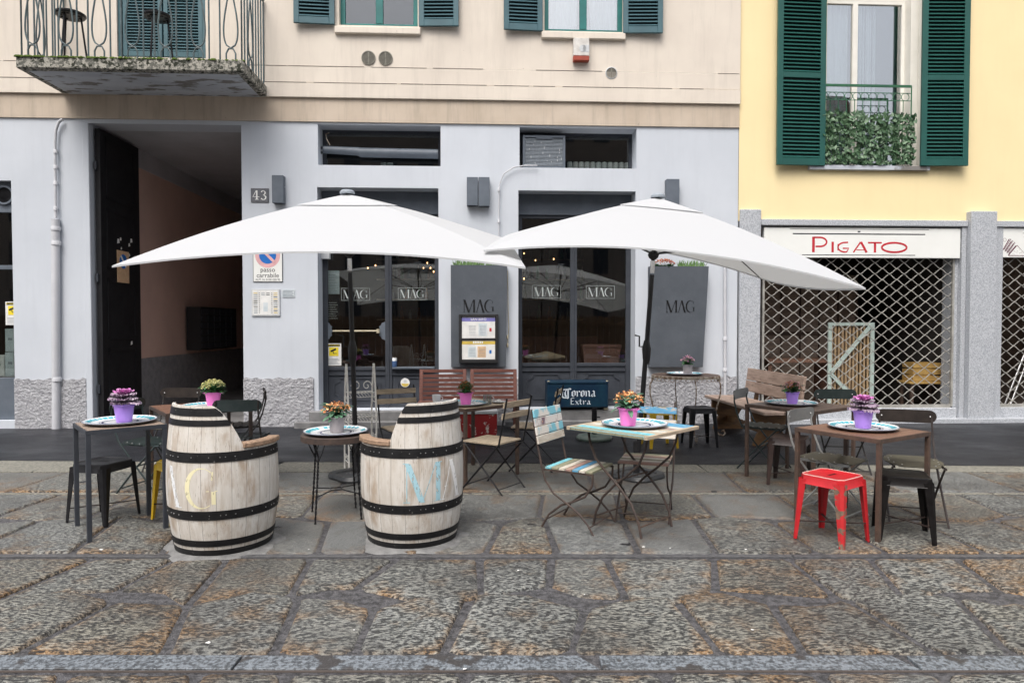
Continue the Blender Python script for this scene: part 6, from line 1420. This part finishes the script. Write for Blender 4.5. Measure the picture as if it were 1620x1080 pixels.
# inside the panes
def sack(label, px, py, v, L, H_, mat, seed, name='sack'):
    u_, z_ = W(px, py, v); o = thing(name, label, 'sack', wall_world(u_, v, z_), YAW); r = random.Random(seed); mb = MB(); n = 20; k = 10; vs = []
    for i in range(k + 1):
        t = i / k; rr = (sin(pi * (t * .9 + .05)) ** .6)
        for j in range(n): a = 2 * pi * j / n; vs.append((-L / 2 + L * t, .14 * rr * cos(a), max(0, H_ * .5 + H_ * .5 * rr * sin(a) * (1 + .2 * sin(t * 9 + seed)) + .012 * sin(j * 2.3 + i * 1.7))))
    mb.add(vs, [(i * n + j, i * n + (j + 1) % n, (i + 1) * n + (j + 1) % n, (i + 1) * n + j) for i in range(k) for j in range(n)] + [tuple(range(n))[::-1], tuple(range(k * n, k * n + n))]); mb.build('cloth', mat, o, smooth=True)
sack('pale burlap sack lying inside the right café window', 862, 573, -.55, .62, .15, 'sack', 3)
r = local(922, 545, 982, 574, -.6); o = facade_thing('window_box', 'dull pinkish planter box inside the right café window', 'planter', r, -.6); w_, h_ = r[1] - r[0], r[3] - r[2]; mb = MB(); mb.prism([(-w_ * .46, 0), (w_ * .46, 0), (w_ / 2, h_ - .05), (-w_ / 2, h_ - .05)], 0, .22); mb.build('body', 'terracotta', o); mb = MB(); mb.box(-w_ / 2 - .01, w_ / 2 + .01, -.01, .23, h_ - .049, h_); mb.build('rim', 'terracotta', o, bevel=.004)
mb = MB(); ws = thing('window_shelf', None, None); ws.parent = house; ws.location = (0, 0, 0)
mb.box(SH2[0], SH2[1], .42, .95, zs1 - .06, zs1 - .022); mb.build('board', 'rustdark', ws)
mb = MB(); mb.box(SH1[0] + .0, SH2[1], 3.2, 3.6, .25, 1.25); mb.build('counter', 'terracotta', house)
mb = MB(); rr = random.Random(12); bl_ = ['natwood', 'iron', 'leaf', 'rust_fl', 'lightgrey']
for sh in range(4):
    zz = 1.6 + sh * .42
    mb.m = 0; mb.box(SH1[0] + .2, SH2[1] - .1, 4.35, 4.58, zz - .03, zz)
    u = SH1[0] + .3
    while u < SH2[1] - .3:
        u += rr.uniform(.07, .25)
        mb.m = rr.choice([0, 1, 2, 3, 4]); h2 = rr.uniform(.2, .3); mb.lathe([(0, 0), (.035, 0), (.035, h2 * .6), (.012, h2 * .75), (.012, h2)], 8, (u, 4.46, zz + .001))
mb.build('bottle_shelves', bl_, house)
for i, (px, py, v) in enumerate(((582, 424, -1.8), (594, 420, -1.4), (676, 416, -2.2), (681, 424, -1.6), (686, 430, -1.2), (829, 401, -1.5), (876, 410, -2.0), (829, 441, -1.1), (847, 412, -2.6), (670, 424, -2.8))):
    u_, z_ = W(px, py, v); o = thing('light_bulb', 'tiny warm light bulb glowing inside the café', 'light bulb', wall_world(u_, v, z_), YAW, 'warm bulbs strung inside the café'); mb = MB(); mb.lathe([(0, -.014), (.008, -.008), (.0095, 0), (.006, .016)], 10); mb.build('bulb', 'lampemit', o, smooth=True); mb = MB(); mb.tube([(0, 0, .017), (0, 0, .05)], .008, 6); mb.tube([(0, 0, .05), (0, 0, min(.9, ZB - z_ - .05))], .002, 4); mb.build('socket', 'black', o)
# transom contents
ua, z_ = W(512, 237, -.18); ub, z2_ = W(693, 244, -.18); o = thing('awning_roller', 'long grey roller tube sagging in the left transom opening', 'awning roller', wall_world(ua, -.18, z_), YAW)
mb = MB(); mb.tube([(0, 0, 0), ((ub - ua) * .3, 0, -.02), ((ub - ua) * .32, 0, -.035), (ub - ua, 0, z2_ - z_)], [.055, .06, .07, .07], 16); mb.build('tube', 'ironlight', o, smooth=True, ang=60)
for k, zz in enumerate((.03, -.04)): mb = MB(); mb.tube([(-.06, .05, zz), (-.03, 0, zz), (.02, 0, zz)], .02, 6); mb.build('bracket', 'iron', o)
mb = MB(); mb.tube([(.1, -.03, .06), (.05, -.03, .15), (.04, -.03, .22), (.09, -.03, .24)], .006, 5); mb.build('cable', 'rustwhite', o, smooth=True)
r = local(602, 251, 621, 260, -.45); 
for k in range(2): o = thing('tin_can', ('pale box on the left transom shelf, left of its twin', 'pale box on the left transom shelf, right of its twin')[k], 'box', wall_world(r[0] + .1 * k, -.45, TR1[2] + .02), YAW, 'pale boxes on the transom shelf'); mb = MB(); mb.box(0, .085, 0, .085, 0, .13); mb.build('carton', 'lightgrey', o, bevel=.003); mb = MB(); mb.box(.005, .08, -.002, -.0005, .03, .09); mb.build('label_strip', 'paper', o)
mb = MB(); mb.box(TR1[0], TR1[1], RV + .02, .75, TR1[2] - .05, TR1[2] + .018); mb.box(TR2[0], TR2[1], RV + .02, .75, TR2[2] - .05, TR2[2] + .018); mb.build('transom_shelf', 'rustdark', house)
r = local(827, 215, 894, 263, -.12); o = facade_thing('air_conditioner', 'grey window air conditioner unit in the right transom opening', 'air conditioner', (r[0], r[1], TR2[2] + .01, r[3]), -.12); w_, h_ = r[1] - r[0], r[3] - TR2[2] - .01
mb = MB(); mb.box(-w_ / 2, w_ / 2, .0, .17, 0, h_); mb.build('casing', 'ironlight', o, bevel=.006)
mb = MB(); e = .035; mb.box(-w_ / 2, -w_ / 2 + e, -.03, -.001, 0, h_); mb.box(w_ / 2 - e, w_ / 2, -.03, -.001, 0, h_); mb.box(-w_ / 2 + e, w_ / 2 - e, -.03, -.001, 0, e); mb.box(-w_ / 2 + e, w_ / 2 - e, -.03, -.001, h_ - e, h_); mb.box(-.12, .12, -.035, -.001, h_ - e - .02, h_ - e); mb.build('bezel', 'ironlight', o, bevel=.004)
mb = MB(); k = 0; z = e + .012
while z < h_ - e - .02: mb.box(-w_ / 2 + e, w_ / 2 - e, -.018, -.006, z, z + .009); z += .02
mb.build('louvre_slats', 'greyink', o)
mb = MB(); rr = random.Random(8)
for i in range(16): x = rr.uniform(-w_ / 2 + .06, w_ / 2 - .06); z = rr.uniform(.06, h_ - .08); mb.box(x, x + .007, -.0195, -.0185, z, z + rr.uniform(.01, .04))
mb.build('droppings', 'lightgrey', o)
proto = None; r0 = local(897, 252, 997, 264, -.42); NJ = 11
for i in range(NJ):
    u_ = r0[0] + (r0[1] - r0[0]) * (i + .5) / NJ; lb = 'white cup in the row behind the right transom pane'
    if proto is None:
        proto = thing('stacked_cup', lb, 'cup', wall_world(u_, -.43, TR2[2] + .02), YAW, 'row of white cups behind the transom pane'); mb = MB(); mb.lathe([(0, 0), (.042, 0), (.042, .15), (.036, .168), (0, .17)], 14); mb.build('cup_body', 'paper', proto, smooth=True); mb = MB(); mb.lathe([(.0425, .08), (.0425, .086)], 14); mb.build('band', 'greyink', proto)
    else: another(proto, wall_world(u_, -.43, TR2[2] + .02), YAW, lb)
# vents, siren, pipes
for i, (px, py, rr_, lb) in enumerate(((583, 92, 11, 'round wall vent under the first upper window, left of its twin'), (610, 92.5, 11, 'round wall vent under the first upper window, right of its twin'), (967, 116, 9.5, 'small single round wall vent below and right of the siren box'))):
    u_, z_ = W(px, py, .045); R_ = rr_ * .0092; o = thing('wall_vent', lb, 'vent', wall_world(u_, .042, z_), YAW, 'round wall vents'); T_ = Matrix.Rotation(pi / 2, 4, 'X')
    mb = MB(T_); mb.lathe([(R_, 0), (R_, .014), (R_ * .88, .018), (R_ * .88, .0)], 28, closed=True); mb.build('rim', 'vent' if i < 2 else 'lightgrey', o, smooth=True)
    mb = MB(); k = 0; z = -R_ * .84
    while z < R_ * .84: c = sqrt(max(0, (R_ * .88) ** 2 - z * z)); mb.box(-c, c, -.012, -.004, z, z + .006); z += .0125
    mb.box(-.004, .004, -.014, -.012, -R_ * .85, R_ * .85); mb.build('slats', 'vent', o); mb = MB(T_); mb.lathe([(0, .002), (R_ * .88, .002)], 24); mb.build('hole', 'black', o)
r = local(907, 61, 932, 98, .12); o = facade_thing('alarm_siren', 'white alarm siren box with a red base below the second upper window', 'alarm siren', r, .042); w_, h_ = r[1] - r[0], r[3] - r[2]
mb = MB(); mb.box(-w_ / 2, w_ / 2, -.10, -.001, h_ * .24, h_); mb.build('housing', 'siren', o, bevel=.006); mb = MB(); mb.box(-w_ / 2, w_ / 2, -.10, -.001, h_ * .04, h_ * .235); mb.build('red_base', 'sirenred', o, bevel=.005)
mb = MB(); mb.prism(circ(.02, h_ * .55, .05, 20) , -.103, -.1005); mb.box(.02, w_ / 2 - .002, -.103, -.1005, h_ * .55 - .05, h_ * .55 + .05); mb.build('cover_disc', 'lightgrey', o)
def pipe(label, pts, r_, mat='pipe', name='wall_pipe', joints=(), extra=None):
    P = [W(x, y, .05) for x, y in pts]; u0_, z0_ = P[-1]; o = thing(name, label, 'pipe', wall_world(u0_, .05, z0_), YAW); mb = MB(); mb.tube([(u - u0_, 0, z - z0_) for u, z in P], r_, 12); mb.build('tube', mat, o, smooth=True, ang=60)
    for j in joints:
        u, z = W(j[0], j[1], .05); mb = MB(); mb.lathe([(r_ + .002, -.03), (r_ + .008, -.025), (r_ + .008, .02), (r_ + .002, .03)], 14, (u - u0_, 0, z - z0_)); mb.box(u - u0_ - .01, u - u0_ + .01, 0, .05, z - z0_ - .01, z - z0_ + .01); mb.build('clamp', mat, o, smooth=True)
    return o
pipe('thick pale downpipe left of the dark entrance', [(88, 347), (89, 680)], .055, joints=((88.5, 362), (89, 385), (90, 600)))
pipe('thin bent pipe running up from the thick downpipe to the fascia', [(99, 189), (93, 193), (88.5, 205), (87, 225), (88, 345)], .02, joints=((88, 240), (88, 265), (88, 290), (88, 330)))
pipe('pale vertical pipe between the plain planter and the granite pillar', [(1147, 395), (1147, 668)], .022, joints=((1147, 536), (1147, 585)))
pipe('thin cable pipe curving down from the air conditioner', [(850, 262), (830, 262), (812, 265), (797, 275), (790, 292), (789, 330), (789, 500)], .009, joints=((789, 300), (789, 350)))
pipe('cream cable with a dangling plug beside the menu board', [(803, 428), (804, 500), (805, 520), (803, 545)], .006, mat='brass', name='cable', joints=((803, 533), (803, 546)))
# ------------------------------------------------------------------ shop signs
r = local(1205, 361, 1518, 408, -.0); o = facade_thing('shop_sign', 'long white shop sign reading Pigato in thin red capitals over the grille', 'sign', r, .0); w_, h_ = r[1] - r[0], r[3] - r[2]; X0, X1 = -w_ / 2 + .03, w_ / 2
mb = MB(); mb.box(X0, X1, -.02, .06, 0, h_ + .0); mb.build('board', 'signwhite', o, bevel=.004)
k = w_ / (1105 - 150)           # sign surveyed in units across its width
def sp(x, y): return (-w_ / 2 + (x - 150) * k, (240 - y) * k)
mb = MB(); 
def pol(L, w__): 
    for a in L: put_polys(mb, ribbon([sp(*q) for q in a], w__ * k), 0, -.0215, 0, 1)
arc = lambda cx, cy, rx, ry, a0, a1, n=20: [(cx + rx * cos(radians(a0 + (a1 - a0) * i / n)), cy + ry * sin(radians(a0 + (a1 - a0) * i / n))) for i in range(n + 1)]
pol([[(394, 143), (394, 215)]], 13); pol([[(394, 146), (425, 146)] + arc(425, 167, 32, 21, -90, 90) + [(404, 188)]], 8)
pol([[(486, 166), (486, 215)]], 11)
pol([[(560, 168)] + arc(545, 191, 33, 22, -100, -270, 16) + [(553, 213), (563, 196), (535, 196)]], 7); pol([[(512, 176), (512, 206)]], 6)
pol([[(586, 215), (620, 166)]], 7); pol([[(622, 166), (650, 215)]], 11); pol([[(600, 203), (640, 203)]], 4)
pol([[(656, 169), (722, 169)]], 7); pol([[(690, 169), (690, 215)]], 11)
pol([arc(783, 191, 60, 22, 0, 360, 36)], 9)
mb.build('lettering', 'signred', o)
mb = MB(); 
for a, b, y, ww in ((280, 950, 107, 2), (295, 932, 129, 5), (340, 885, 227, 3)): x0, z = sp(a, y); x1, _ = sp(b, y); mb.box(x0, x1, -.022, -.0205, z - ww * k / 2, z + ww * k / 2)
x0, z = sp(612, 118); mb.box(x0 - .02, x0 + .02, -.022, -.0205, z - .01, z + .01); mb.build('rules', 'ink', o)
r = local(1583, 362, 1900, 408, -.0); o = facade_thing('shop_sign', 'white shop sign with a maroon hatched and dotted triangle motif at the right edge', 'sign', r, .0); w_, h_ = r[1] - r[0], r[3] - r[2]
mb = MB(); mb.box(-w_ / 2 + .01, w_ / 2, -.02, .06, 0, h_); mb.build('board', 'signwhite', o, bevel=.004)
mb = MB(); k = h_ / 160.; q = lambda x, y: (-w_ / 2 + .02 + (x - 1305) * k, (240 - y) * k)
def pl(L, w__):
    for a in L: put_polys(mb, ribbon([q(*p) for p in a], w__ * k), 0, -.0215, 0, 1)
for i in range(4): pl([[(1306 + i * 11, 200 + i * 8 - 0), (1340 + i * 13, 140 + i * 12)]], 5); 
for i in range(3):
    for j in range(7): x = 1312 + i * 12 + j * 5.2; y = 196 + i * 9 - j * 8.5; pl([[(x, y), (x + 8, y - 4)], [(x + 1, y - 7), (x + 7, y + 3)]], 2)
pl([[(1336, 230), (1386, 174), (1440, 230), (1336, 230)]], 4); pl([arc(1315, 145, 9, 9, 0, 360, 14)], 1.6)
rr = random.Random(1)
for i in range(26): x = rr.uniform(1352, 1424); y = rr.uniform(190, 225); (abs(x - 1386) < (y - 180) * .9) and pl([[(x, y), (x + 2.5, y)]], 2.5)
mb.build('motif', 'maroon', o); mb = MB(); mb.box(-w_ / 2 + .35, w_ / 2 - .2, -.022, -.0205, h_ * .68, h_ * .71); mb.box(-w_ / 2 + .33, w_ / 2 - .2, -.022, -.0205, h_ * .82, h_ * .83); mb.build('rules', 'ink', o)
# stored things behind the grille
u0_, u1_, z0_, z1_ = local(1310, 510, 1383, 645, -.55); z0_ = .02; o = thing('wooden_screen', 'slatted wooden screen with a mint painted frame stored behind the grille', 'screen', wall_world((u0_ + u1_) / 2, -.55, 0), YAW); w_ = u1_ - u0_
mb = MB()
for i in range(11): x = -w_ / 2 + .06 + (w_ - .1) * i / 11; mb.box(x, x + .028, .03, .06, .03, z1_ - .06)
mb.build('slats', 'slat', o); mb = MB(); e = .06; mb.box(-w_ / 2, -w_ / 2 + e, 0, .028, .02, z1_); mb.box(w_ / 2 - e, w_ / 2, 0, .028, .02, z1_); mb.box(-w_ / 2 + e, w_ / 2 - e, 0, .028, z1_ - .05, z1_); mb.bar((-w_ / 2 + .05, -.005, z1_ * .48), (w_ / 2 - .05, -.005, z1_ - .03), .02, .06); mb.bar((-w_ / 2 + .05, -.005, z1_ * .46), (w_ / 2 - .05, -.005, .03), .02, .06); mb.build('mint_frame', 'mint', o)
u0_, u1_, z0_, z1_ = local(1436, 571, 1481, 602, -.6); o = thing('wooden_crate', 'ochre slatted crate on a stool behind the grille', 'crate', wall_world((u0_ + u1_) / 2, -.6, z0_), YAW); w_, h_ = u1_ - u0_, z1_ - z0_
mb = MB()
for i in range(3): z = h_ * (.02 + i * .33); mb.box(-w_ / 2, w_ / 2, -.14, -.125, z, z + h_ * .25); mb.box(-w_ / 2, w_ / 2, .125, .14, z, z + h_ * .25); mb.box(-w_ / 2, -w_ / 2 + .015, -.125, .125, z, z + h_ * .25); mb.box(w_ / 2 - .015, w_ / 2, -.125, .125, z, z + h_ * .25)
mb.build('slats', 'basket', o); mb = MB(); mb.box(-w_ / 2 + .016, w_ / 2 - .016, -.124, .124, .0, .012); mb.build('bottom', 'basket', o)
o = thing('wooden_stool', 'wooden stool carrying the ochre crate behind the grille', 'stool', wall_world((u0_ + u1_) / 2, -.6, 0), YAW); mb = MB(); mb.box(-.3, .3, -.17, .17, z0_ - .035, z0_ - .002); mb.build('seat', 'basket', o)
for sx in (-1, 1):
    for sy in (-1, 1): mb = MB(); mb.box(sx * .25 - .02, sx * .25 + .02, sy * .13 - .02, sy * .13 + .02, .01, z0_ - .036); mb.build('leg', 'rustiron', o)
o = thing('work_bench', 'brown wooden work table with odds and ends behind the left part of the grille', 'table', wall_world(W(1255, 600, -.9)[0], -.9, 0), YAW); mb = MB(); mb.box(-.55, .55, -.3, .3, .88, .93); mb.build('tabletop', 'plankred', o)
for sx in (-1, 1): mb = MB(); mb.box(sx * .5 - .03, sx * .5 + .03, -.25, .25, .01, .879); mb.build('leg_frame', 'plankred', o)
o = thing('display_shelf', 'brown cupboard wall behind the grille', 'cupboard', wall_world(W(1300, 500, -1.6)[0] - .35, -1.7, 0), YAW); mb = MB(); rr = random.Random(3)
for i in range(6): mb.box(-1.0 + i * .34, -1.0 + i * .34 + .32, 0, .05, .02, 2.35)
mb.build('board', 'plankgrey', o); mb = MB()
for i in range(7): mb.box(-1.02 + i * .34, -1.0 + i * .34, -.02, 0, .02, 2.4)
mb.box(-1.02, 1.04, -.03, -.001, 1.3, 1.36); mb.build('batten', 'rustiron', o)
for i, px in enumerate((1603, 1612)):
    u_, z_ = W(px, 600, -.4); o = thing('metal_pole', ('thin steel pole leaning behind the right-hand grille, left of the other', 'thin steel pole leaning behind the right-hand grille, right of the other')[i], 'pole', wall_world(u_, -.4, 0), YAW); mb = MB(); mb.tube([(-.18, 0, .1), (.35, .1, 1.25)], .014, 8); mb.build('shaft', 'chrome', o, smooth=True); mb = MB(); mb.tube([(-.185, 0, .08), (-.18, 0, .1)], .02, 8); mb.build('foot', 'hood', o)
# goods in the far-left window
for i, (x0, y0, x1, y1, mt, lb) in enumerate(((8, 520, 22, 556, 'cardblue', 'pale carton on top of the stack in the far-left shop window'), (8, 557, 22, 595, 'cardblue', 'pale carton at the bottom of the stack in the far-left shop window'), (-14, 562, 7, 595, 'paper', 'white carton left of the stack in the far-left shop window'))):
    a = local(x0, y0, x1, y1, -.22); o = facade_thing('carton', lb, 'carton', a, -.22, 'cartons in the far-left shop window'); mb = MB(); w_, h_ = a[1] - a[0], a[3] - a[2]; mb.box(-w_ / 2, w_ / 2, 0, .25, 0, h_); mb.build('box', mt, o, bevel=.004); mb = MB(); mb.box(-.02, .04, -.002, -.0008, h_ * .5, h_ * .6); mb.build('printed_mark', 'greyink', o)
a = local(-20, 596, 22, 600, -.2); mb = MB(); mb.box(L_[0], L_[1] + .05, .16, .6, a[2] - .05, local(8, 557, 22, 595.5, -.22)[2] - .001); mb.build('display_ledge', 'rustdark', house)

# litter on the street
rl2 = random.Random(21)
for i, (px, py) in enumerate(((488, 872), (925, 944), (1018, 868), (1190, 1000), (735, 1062), (160, 872), (1325, 868), (820, 905), (1060, 870), (560, 1000), (1180, 872), (330, 1020))):
    P = G(px, py); r_ = rl2.uniform(.006, .014); mb = MB(); n = 7; mb.add([(r_ * rl2.uniform(.6, 1.2) * cos(2 * pi * k / n), r_ * .8 * rl2.uniform(.6, 1.2) * sin(2 * pi * k / n), .004 + rl2.uniform(0, .004)) for k in range(n)] + [(0, 0, .009)], [(k, (k + 1) % n, n) for k in range(n)])
    tag(mb.build('litter_scrap', 'paper', loc=(P.x, P.y, .008)), 'tiny white scrap of litter lying on the wet paving', 'litter', 'white scraps scattered on the paving')
